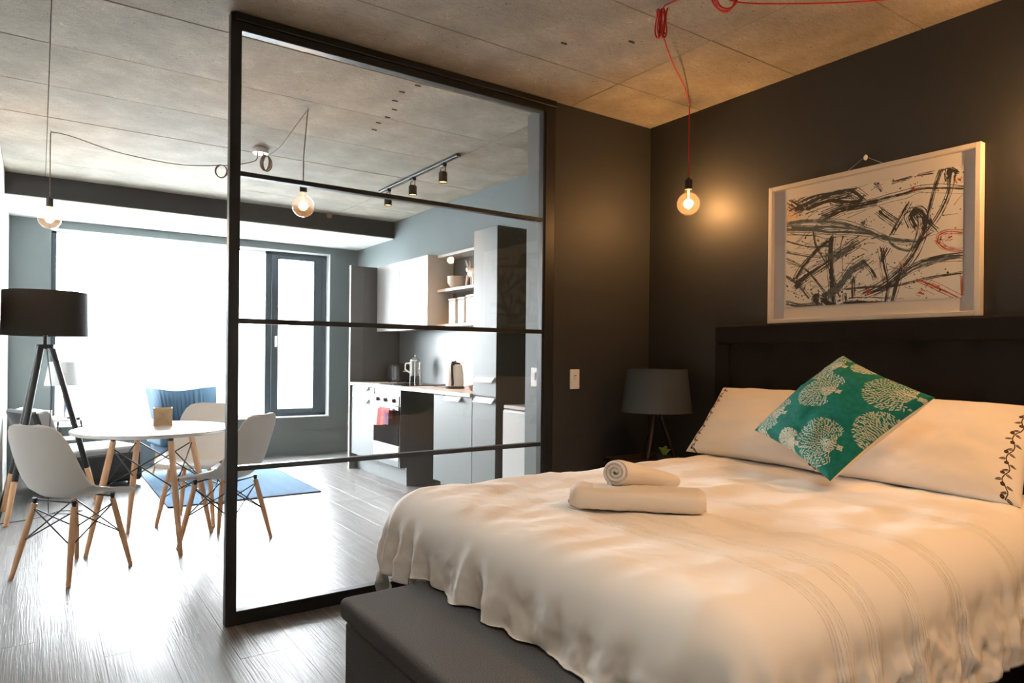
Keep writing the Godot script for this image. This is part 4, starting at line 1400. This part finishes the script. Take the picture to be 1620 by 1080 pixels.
	part("lid", B.new().lathe([Vector2(0.05, 0.212), Vector2(0.046, 0.226), Vector2(0.012, 0.232), Vector2(0.012, 0.242), Vector2(0, 0.244)], Vector3.ZERO, 28), M.black_plastic, kt)
	part("handle", B.new().tube([Vector3(-0.05, 0.215, 0.03), Vector3(-0.085, 0.228, 0.045), Vector3(-0.115, 0.2, 0.06), Vector3(-0.11, 0.12, 0.06), Vector3(-0.085, 0.05, 0.045), Vector3(-0.07, 0.035, 0.03)], 0.013, 10), M.black_plastic, kt)
	part("spout", B.new().tube([Vector3(0.05, 0.17, -0.03), Vector3(0.085, 0.2, -0.045)], 0.022, 10, 0.012), M.enamel, kt)
	var cb := []
	for p in [[3.0, 0.92, -5.29], [2.95, 0.921, -5.42], [2.98, 0.921, -5.55], [3.06, 0.922, -5.66], [3.2, 0.93, -5.68], [3.262, 1.04, -5.67]]:
		cb.append(Vector3(p[0], p[1], p[2]))
	part("power_cable", wb(kt).tube(cb, 0.004, 6), M.black_plastic, kt)
	var pan := thing("serving_tray", "brown round tray standing behind the kettle on the worktop", "tray", Vector3(3.02, 0.915, -4.78))
	part("dish", B.new().lathe([Vector2(0, 0), Vector2(0.10, 0), Vector2(0.125, 0.04), Vector2(0.12, 0.04), Vector2(0.097, 0.006), Vector2(0, 0.006)], Vector3.ZERO, 36), mat(c8(120, 84, 70), 0.5), pan)
	for s in [-1, 1]:
		part("handle", B.new().tube([Vector3(-0.03, 0.036, 0.12 * s), Vector3(0, 0.045, 0.145 * s), Vector3(0.03, 0.036, 0.12 * s)], 0.006, 8), M.black_plastic, pan)
	var cf := thing("coffee_press", "glass coffee press in a chrome frame standing by the hob", "coffee press", Vector3(3.12, 0.921, -6.22))
	part("beaker", B.new().lathe([Vector2(0.0, 0.075), Vector2(0.048, 0.075), Vector2(0.048, 0.225), Vector2(0.052, 0.235)], Vector3.ZERO, 28), glass(0.25, Color(0.92, 0.95, 0.9)), cf)
	part("lid", B.new().lathe([Vector2(0.052, 0.225), Vector2(0.052, 0.237), Vector2(0.02, 0.262), Vector2(0.006, 0.264), Vector2(0.006, 0.285), Vector2(0, 0.29)], Vector3.ZERO, 24), M.chrome, cf)
	for k in 4:
		var an := TAU * k / 4 + 0.5
		part("frame_leg", B.new().tube([Vector3(cos(an) * 0.05, 0, sin(an) * 0.05), Vector3(cos(an) * 0.05, 0.22, sin(an) * 0.05)], 0.004, 6), M.chrome, cf)
	part("handle", B.new().tube([Vector3(-0.03, 0.2, -0.045), Vector3(-0.065, 0.2, -0.08), Vector3(-0.07, 0.14, -0.085), Vector3(-0.03, 0.1, -0.045)], 0.008, 8), M.white_plastic, cf)
	var ts := thing("toaster", "black two slot toaster at the end of the worktop by the panel", "toaster", Vector3(3.15, 0.915, -6.66))
	part("body", B.new().box(Vector3(0, 0.10, 0), Vector3(0.17, 0.185, 0.28), 0.022), M.black_plastic, ts)
	for s in [-1, 1]:
		part("slot", B.new().box(Vector3(0.03 * s, 0.193, 0), Vector3(0.024, 0.004, 0.2)), M.black_glass, ts)
	part("lever", B.new().box(Vector3(-0.0, 0.12, 0.148), Vector3(0.04, 0.012, 0.02), 0.003), M.steel, ts)
	for p in [[-0.06, -0.1], [0.06, -0.1], [-0.06, 0.1], [0.06, 0.1]]:
		part("foot", B.new().box(Vector3(p[0], 0.004, p[1]), Vector3(0.02, 0.008, 0.02)), M.black_plastic, ts)
	part("trim_strip", B.new().box(Vector3(-0.086, 0.10, 0.04), Vector3(0.003, 0.15, 0.02)), M.steel, ts)
	var so := thing("wall_socket", "dark wall socket on the splashback above the hob", "socket", Vector3(XR - 0.014, 1.06, -5.67))
	part("plate", B.new().box(Vector3.ZERO, Vector3(0.008, 0.09, 0.12), 0.003), M.steel, so)
	part("rocker", B.new().box(Vector3(-0.006, 0.012, 0.03), Vector3(0.006, 0.03, 0.016), 0.002), M.black_plastic, so)
	# fridge
	var fr := thing("fridge", "small white fridge in the niche beside the tall cabinet", "fridge", Vector3(2.98, 0, -3.76))
	part("body", wb(fr).span(Vector3(2.76, 0.02, -4.02), Vector3(3.25, 0.83, -3.5), 0.008), M.enamel, fr)
	part("top_cap", wb(fr).span(Vector3(2.715, 0.832, -4.022), Vector3(3.25, 0.856, -3.498), 0.006), M.enamel, fr)
	var fd := part("door", wb(fr).span(Vector3(2.705, 0.04, -4.02), Vector3(2.757, 0.826, -3.5), 0.010), M.enamel, fr)
	part("badge", wb(fr).box(Vector3(2.7045, 0.735, -3.80), Vector3(0.002, 0.006, 0.075)), M.steel, fd)
	part("grip", wb(fr).box(Vector3(2.703, 0.815, -3.76), Vector3(0.006, 0.012, 0.40), 0.002), M.steel, fd)
	for z in [-3.98, -3.54]:
		part("foot", wb(fr).lathe([Vector2(0, 0), Vector2(0.018, 0), Vector2(0.015, 0.022), Vector2(0, 0.022)], Vector3(2.8, 0, z), 12), M.black_plastic, fr)
		part("foot", wb(fr).lathe([Vector2(0, 0), Vector2(0.018, 0), Vector2(0.015, 0.022), Vector2(0, 0.022)], Vector3(3.2, 0, z), 12), M.black_plastic, fr)

# ------------------------------------------------------------------ dining set
func rods(o: Node3D, tops: Array, feet: Array, drop: float) -> void:
	for k in 4:
		var k2 := (k + 1) % 4
		for pr in [[k, k2], [k2, k]]:
			var a: Vector3 = tops[pr[0]].lerp(feet[pr[0]], 0.06)
			var b: Vector3 = tops[pr[1]].lerp(feet[pr[1]], drop)
			part("wire_strut", B.new().tube([a, b], 0.004, 6), M.black_wire, o)
	for k in 4:
		var b: Vector3 = tops[k].lerp(feet[k], drop)
		part("bolt", B.new().ball(b, Vector3(0.009, 0.009, 0.009) * 1.6, 8), M.black_wire, o)

func make_chair(label: String) -> Node3D:
	var o := thing("dining_chair", label, "chair", Vector3.ZERO, 0, "chairs round the dining table")
	# centre line (forward, height), half width, curl of the rim
	var pr := [[0.215, 0.408, 0.165, 0.0], [0.21, 0.425, 0.195, 0.004], [0.17, 0.436, 0.215, 0.012], [0.10, 0.432, 0.228, 0.03], [0.02, 0.424, 0.233, 0.05], [-0.06, 0.421, 0.234, 0.068], [-0.12, 0.432, 0.233, 0.078], [-0.165, 0.465, 0.231, 0.078], [-0.192, 0.515, 0.228, 0.07], [-0.212, 0.58, 0.222, 0.058], [-0.232, 0.66, 0.212, 0.045], [-0.25, 0.73, 0.198, 0.034], [-0.263, 0.78, 0.176, 0.026], [-0.272, 0.808, 0.148, 0.02], [-0.276, 0.82, 0.11, 0.016], [-0.278, 0.826, 0.06, 0.014]]
	var rows := [[], []]
	for i in pr.size() * 2 - 1:
		var f := i / 2.0
		var i0 := int(f)
		var i1 := mini(i0 + 1, pr.size() - 1)
		var t := f - i0
		var q := []
		for c in 4:
			q.append(lerpf(pr[i0][c], pr[i1][c], t))
		var p0: Array = pr[maxi(i0 - 1, 0)]
		var p1: Array = pr[mini(i0 + 2, pr.size() - 1)]
		var tg := Vector2(p1[0] - p0[0], p1[1] - p0[1]).normalized()
		var up := Vector3(0, -tg.x, tg.y)
		if up.y < 0 and i < 14:
			up = -up
		var nn := Vector3(0, -tg.x, tg.y)
		for side in 2:
			var row := PackedVector3Array()
			for j in 25:
				var w := j / 12.0 - 1.0
				var edge := pow(absf(w), 2.6)
				var p: Vector3 = Vector3(w * q[2], q[1], q[0]) + nn * (q[3] * edge)
				row.append(p - nn * (0.007 * side))
			rows[side].append(row)
	var b := B.new()
	b.grid(rows[0])
	b.grid(rows[1], false, false, true)
	var rim := []
	var nr: int = rows[0].size()
	for side in 2:
		var loop := PackedVector3Array()
		for i in nr:
			loop.append(rows[side][i][0])
		for j in range(1, 25):
			loop.append(rows[side][nr - 1][j])
		for i in range(nr - 2, -1, -1):
			loop.append(rows[side][i][24])
		for j in range(23, 0, -1):
			loop.append(rows[side][0][j])
		rim.append(loop)
	b.grid(rim, false, true)
	part("seat_shell", b, M.white_plastic, o)
	var tops := [Vector3(0.135, 0.388, 0.115), Vector3(-0.135, 0.388, 0.115), Vector3(-0.135, 0.388, -0.125), Vector3(0.135, 0.388, -0.125)]
	var feet := [Vector3(0.195, 0, 0.185), Vector3(-0.195, 0, 0.185), Vector3(-0.195, 0, -0.205), Vector3(0.195, 0, -0.205)]
	for k in 4:
		var lg := part("leg", B.new().tube([feet[k], feet[k].lerp(tops[k], 0.5), tops[k]], 0.011, 12, 0.015, true, [0.0115, 0.0165, 0.0145]), M.beech, o)
		part("leg_bracket", B.new().tube([tops[k], tops[k] + Vector3(0, 0.030, 0)], 0.009, 8, 0.013), M.black_wire, lg)
	rods(o, tops, feet, 0.5)
	for z in [0.1, -0.11]:
		part("mount_bar", B.new().tube([Vector3(-0.135, 0.405, z), Vector3(0.135, 0.405, z)], 0.005, 6), M.black_wire, o)
	return o

func dining() -> void:
	var o := thing("dining_table", "round white dining table on splayed wooden legs", "table", Vector3(0.596, 0, -4.81))
	part("table_top", B.new().lathe([Vector2(0, 0.706), Vector2(0.435, 0.706), Vector2(0.449, 0.712), Vector2(0.452, 0.722), Vector2(0.449, 0.729), Vector2(0.44, 0.731), Vector2(0, 0.731)], Vector3.ZERO, 72), mat(c8(240, 240, 238), 0.22), o)
	var tops := []
	var feet := []
	for k in 4:
		var an := deg_to_rad(164.0 - 90.0 * k)
		tops.append(Vector3(cos(an) * 0.235, 0.665, sin(an) * 0.235))
		feet.append(Vector3(cos(an) * 0.378, 0, sin(an) * 0.378))
	for k in 4:
		var lg := part("leg", B.new().tube([feet[k], feet[k].lerp(tops[k], 0.55), tops[k]], 0.012, 12, 0.02, true, [0.0125, 0.019, 0.0175]), M.beech, o)
		part("leg_bracket", B.new().tube([tops[k] - Vector3(0, 0.004, 0), Vector3(tops[k].x, 0.707, tops[k].z)], 0.013, 8, 0.02), M.black_wire, lg)
	rods(o, tops, feet, 0.42)
	var a := make_chair("white moulded chair nearest the camera, in front of the floor lamp")
	a.position = Vector3(0.168, 0, -4.43)
	a.rotation.y = atan2(0.78, -0.63)
	dup(a, "white moulded chair half behind the glass partition, back to the kitchen", Vector3(0.976, 0, -4.59), atan2(-0.68, -0.73))
	dup(a, "white moulded chair on the far side of the table, before the blue armchair", Vector3(0.935, 0, -5.32), atan2(-0.53, 0.85))
	# folded gold ornament: a faceted star block
	var g := thing("geometric_ornament", "faceted gold origami style tealight block on the round table", "ornament", Vector3(0.665, 0.731, -4.945), -0.13)
	var gm := mat(c8(196, 172, 138), 0.42, 0.25)
	var s := 0.057
	var rc: Array = [Vector3.RIGHT, Vector3.UP, Vector3.BACK]
	for ax in 3:
		for sg in [-1.0, 1.0]:
			if ax == 1 and sg < 0:
				continue
			var n: Vector3 = rc[ax] * sg
			var e1: Vector3 = rc[(ax + 1) % 3]
			var e2: Vector3 = rc[(ax + 2) % 3]
			var c := Vector3(0, s, 0)
			var ring := []
			for w in [[-1, -1, 1.0], [0, -1, 0.94], [1, -1, 1.0], [1, 0, 0.94], [1, 1, 1.0], [0, 1, 0.94], [-1, 1, 1.0], [-1, 0, 0.94]]:
				ring.append(c + n * s * w[2] + (e1 * w[0] + e2 * w[1]) * s * w[2])
			var mid := c + n * s * 0.28
			var b := B.new()
			for k in 8:
				b.tri(ring[k], ring[(k + 1) % 8], mid, n)
			part("facet", b, gm, g)

# ------------------------------------------------------------------ lounge corner
func lounge() -> void:
	# rug
	var r := thing("rug", "flat woven blue rug with dark stitched edges beneath the blue armchair", "rug", Vector3(1.43, 0, -6.7))
	var w := wood_tex(120, 256, 256, c8(66, 90, 112), c8(100, 122, 142), 0.10)
	var rm := mat(Color.WHITE, 0.95, 0.0, 0.2)
	rm.albedo_texture = w[0]
	relief(rm, w[1], 0.4)
	rm.uv1_scale = Vector3(2.2, 2.2, 1)
	part("weave", wb(r).span(Vector3(0.835, 0.0, -7.55), Vector3(2.03, 0.009, -5.855), 0.003), rm, r)
	var ed := mat(c8(56, 66, 84), 0.95)
	part("border", wb(r).tube([Vector3(0.835, 0.006, -5.852), Vector3(2.03, 0.006, -5.852)], 0.0058, 6), ed, r)
	part("border", wb(r).tube([Vector3(0.832, 0.006, -7.55), Vector3(0.832, 0.006, -5.855)], 0.0058, 6), ed, r)
	part("border", wb(r).tube([Vector3(2.033, 0.006, -7.55), Vector3(2.033, 0.006, -5.855)], 0.0058, 6), ed, r)
	# blue armchair
	var o := thing("armchair", "blue velvet armchair with a pleated back in front of the window", "armchair", Vector3(1.21, 0.014, -7.35), deg_to_rad(8))
	var bl: Material = M.blue_velvet
	var rows := [[], []]
	for i in 25:
		var t := i / 24.0
		var f := PackedVector3Array()
		var k := PackedVector3Array()
		for j in 97:
			var q := j / 48.0 - 1.0
			var wd := lerpf(0.25, 0.315, t)
			var bend := 0.17 * pow(absf(q), 3.0)
			var pl := 0.010 * cos(q * 46.0 + 1.2 * sin(t * 3.0)) * smoothstep(0.75, 0.6, absf(q)) * smoothstep(0.0, 0.3, 1.05 - t)
			var lean := -0.10 * t
			var y := 0.36 + 0.465 * t - 0.022 * cos(q * 2.6) * t
			f.append(Vector3(q * wd, y, -0.20 + lean + bend + 0.05 * sin(PI * clampf(t, 0, 1)) + pl))
			k.append(Vector3(q * (wd + 0.01), y + (0.012 if i == 24 else 0.0), -0.30 + lean + bend * 0.9))
		rows[0].append(f)
		rows[1].append(k)
	var b := B.new()
	b.grid(rows[0], false, false, true)
	b.grid(rows[1])
	var rim := []
	for side in 2:
		var loop := PackedVector3Array()
		for i in 25:
			loop.append(rows[side][i][0])
		for j in range(1, 97):
			loop.append(rows[side][24][j])
		for i in range(23, -1, -1):
			loop.append(rows[side][i][96])
		rim.append(loop)
	b.grid(rim, false, false, false)
	part("backrest", b, bl, o)
	part("seat_cushion", B.new().rbox(Vector3(0, 0.385, 0.08), Vector3(0.50, 0.13, 0.54), 0.045), bl, o)
	part("seat_base", B.new().rbox(Vector3(0, 0.275, 0.03), Vector3(0.54, 0.10, 0.60), 0.03), bl, o)
	for s in [-1, 1]:
		part("armrest", B.new().rbox(Vector3(0.29 * s, 0.43, 0.04), Vector3(0.075, 0.24, 0.50), 0.035), bl, o)
		for z in [-0.2, 0.26]:
			part("leg", B.new().tube([Vector3(0.25 * s, 0, z * 1.12), Vector3(0.21 * s, 0.235, z)], 0.011, 10, 0.018), M.beech, o)
	# low lounge chair
	var l := thing("lounge_chair", "low black lounge chair with pale channel tufted upholstery by the left wall", "lounge chair", Vector3(0.33, 0, -7.22), atan2(0.94, -0.34))
	part("base", B.new().box(Vector3(0, 0.105, 0.02), Vector3(0.56, 0.13, 0.74), 0.02), M.black_fabric, l)
	for k in 5:
		var x := -0.224 + 0.112 * k
		part("seat_channel", B.new().rbox(Vector3(x, 0.265, 0.06), Vector3(0.118, 0.19, 0.66), 0.035), M.pale_fabric, l)
		part("back_channel", B.new().rbox(Vector3(x, 0.47, -0.345), Vector3(0.118, 0.50, 0.12), 0.035, Basis(Vector3.RIGHT, -0.32)), M.pale_fabric, l)
	part("back_shell", B.new().box(Vector3(0, 0.44, -0.395), Vector3(0.575, 0.56, 0.05), 0.015, Basis(Vector3.RIGHT, -0.32)), M.black_fabric, l)
	for s in [-1, 1]:
		part("side_panel", B.new().box(Vector3(0.285 * s, 0.20, 0.0), Vector3(0.025, 0.20, 0.72), 0.01), M.black_fabric, l)
		for z in [-0.28, 0.3]:
			part("leg", B.new().tube([Vector3(0.22 * s, 0, z), Vector3(0.22 * s, 0.05, z)], 0.014, 8), M.black_wire, l)
	# side table with lamp, box, books
	var c := Vector3(0.19, 0, -7.84)
	var st := thing("side_table", "small round pale side table with thin legs by the window", "table", c)
	part("table_top", B.new().lathe([Vector2(0, 0.555), Vector2(0.262, 0.555), Vector2(0.27, 0.562), Vector2(0.262, 0.570), Vector2(0, 0.570)], Vector3.ZERO, 48), mat(c8(158, 153, 146), 0.4), st)
	part("lower_shelf", B.new().lathe([Vector2(0, 0.36), Vector2(0.17, 0.36), Vector2(0.17, 0.372), Vector2(0, 0.372)], Vector3.ZERO, 40), mat(c8(158, 153, 146), 0.4), st)
	for k in 3:
		var an := 0.3 + TAU * k / 3
		part("leg", B.new().tube([Vector3(cos(an) * 0.22, 0, sin(an) * 0.22), Vector3(cos(an) * 0.15, 0.556, sin(an) * 0.15)], 0.008, 8), M.black_wire, st)
	var tl := thing("table_lamp", "white table lamp with conical shade on the side table", "lamp", Vector3(0.20, 0.570, -7.86))
	part("shade", shade(B.new(), Vector3.ZERO, 0.165, 0.31, 0.125, 0.535), M.shade_white, tl)
	part("foot", B.new().lathe([Vector2(0, 0), Vector2(0.06, 0), Vector2(0.06, 0.012), Vector2(0.02, 0.02), Vector2(0.014, 0.04), Vector2(0.03, 0.10), Vector2(0.03, 0.17), Vector2(0.012, 0.22), Vector2(0.008, 0.24), Vector2(0, 0.24)], Vector3.ZERO, 28), M.chrome, tl)
	part("stem", B.new().tube([Vector3(0, 0.24, 0), Vector3(0, 0.50, 0)], 0.005, 8), M.chrome, tl)
	part("shade_ring", B.new().tube([Vector3(-0.125, 0.50, 0), Vector3(0.125, 0.50, 0)], 0.002, 6), M.steel, tl)
	var mg := thing("mug", "white mug on the side table beside the lamp", "mug", Vector3(0.06, 0.570, -7.70))
	part("cup", B.new().lathe([Vector2(0, 0), Vector2(0.04, 0), Vector2(0.043, 0.085), Vector2(0.039, 0.085), Vector2(0.037, 0.006), Vector2(0, 0.006)], Vector3.ZERO, 28), M.ceramic, mg)
	part("handle", B.new().tube([Vector3(-0.04, 0.068, 0), Vector3(-0.065, 0.06, 0), Vector3(-0.065, 0.03, 0), Vector3(-0.04, 0.02, 0)], 0.005, 8), M.ceramic, mg)
	var bk := thing("remote_control", "slim black remote lying on the side table", "remote", Vector3(0.27, 0.570, -7.66), 0.5)
	part("case", B.new().box(Vector3(0, 0.009, 0), Vector3(0.045, 0.018, 0.15), 0.004), M.black_plastic, bk)
	for k in 5:
		part("key", B.new().box(Vector3(0, 0.0185, -0.05 + 0.022 * k), Vector3(0.028, 0.002, 0.01)), M.steel, bk)
	# floor lamp
	var fx := Vector3(0.035, 0, -6.15)
	var fl := thing("floor_lamp", "tripod floor lamp with wide black drum shade and wood tipped legs", "lamp", fx)
	part("shade", shade(B.new(), Vector3.ZERO, 0.272, 1.318, 0.266, 1.645), M.shade_black, fl)
	part("shade_ring", B.new().tube([Vector3(-0.265, 1.60, 0), Vector3(0.265, 1.60, 0)], 0.003, 6), M.black_metal, fl)
	part("stem", B.new().tube([Vector3(0, 1.22, 0), Vector3(0, 1.60, 0)], 0.014, 10), M.black_metal, fl)
	part("hub", B.new().lathe([Vector2(0, 1.225), Vector2(0.06, 1.225), Vector2(0.06, 1.255), Vector2(0, 1.255)], Vector3.ZERO, 20), M.black_metal, fl)
	var flw: Material = M.beech
	for f in [Vector3(-0.215, 0, 0.335), Vector3(-0.25, 0, -0.225), Vector3(0.355, 0, -0.26)]:
		var top := Vector3(f.x * 0.12, 1.235, f.z * 0.12)
		var lg := part("leg", B.new().tube([f.lerp(top, 0.235), top], 0.021, 12, 0.021), M.black_metal, fl)
		part("wood_tip", B.new().tube([f, f.lerp(top, 0.235)], 0.015, 12, 0.0205), flw, lg)
	part("mains_cable", B.new().tube([Vector3(0.01, 1.22, 0.02), Vector3(0.045, 0.9, -0.02), Vector3(0.02, 0.4, 0.03), Vector3(0.03, 0.008, 0.06), Vector3(0.16, 0.006, 0.16), Vector3(0.24, 0.006, 0.08), Vector3(0.10, 0.006, 0.0), Vector3(0.0, 0.006, 0.14), Vector3(-0.12, 0.006, 0.22), Vector3(-0.27, 0.006, 0.26)], 0.0035, 6), M.black_wire, fl)

func small() -> void:
	# switches
	var a := thing("light_switch", "white light switch on the dark wall left of the bedside lamp", "switch", Vector3(2.648, 1.068, ZP + 0.005), 0, "light switches")
	part("plate", B.new().box(Vector3.ZERO, Vector3(0.072, 0.118, 0.010), 0.003), M.white_plastic, a)
	part("rocker", B.new().box(Vector3(0, 0.012, 0.006), Vector3(0.022, 0.032, 0.006), 0.002), M.white_plastic, a)
	part("indicator", B.new().box(Vector3(0, 0.022, 0.0095), Vector3(0.016, 0.003, 0.001)), M.black_plastic, a)
	var b := thing("light_switch", "white light switch seen through the glass beside the fridge", "switch", Vector3(2.485, 1.075, -3.342), -PI / 2, "light switches")
	part("plate", B.new().box(Vector3.ZERO, Vector3(0.072, 0.118, 0.010), 0.003), M.white_plastic, b)
	part("rocker", B.new().box(Vector3(0.008, 0.008, 0.006), Vector3(0.016, 0.045, 0.008), 0.002), M.white_plastic, b)
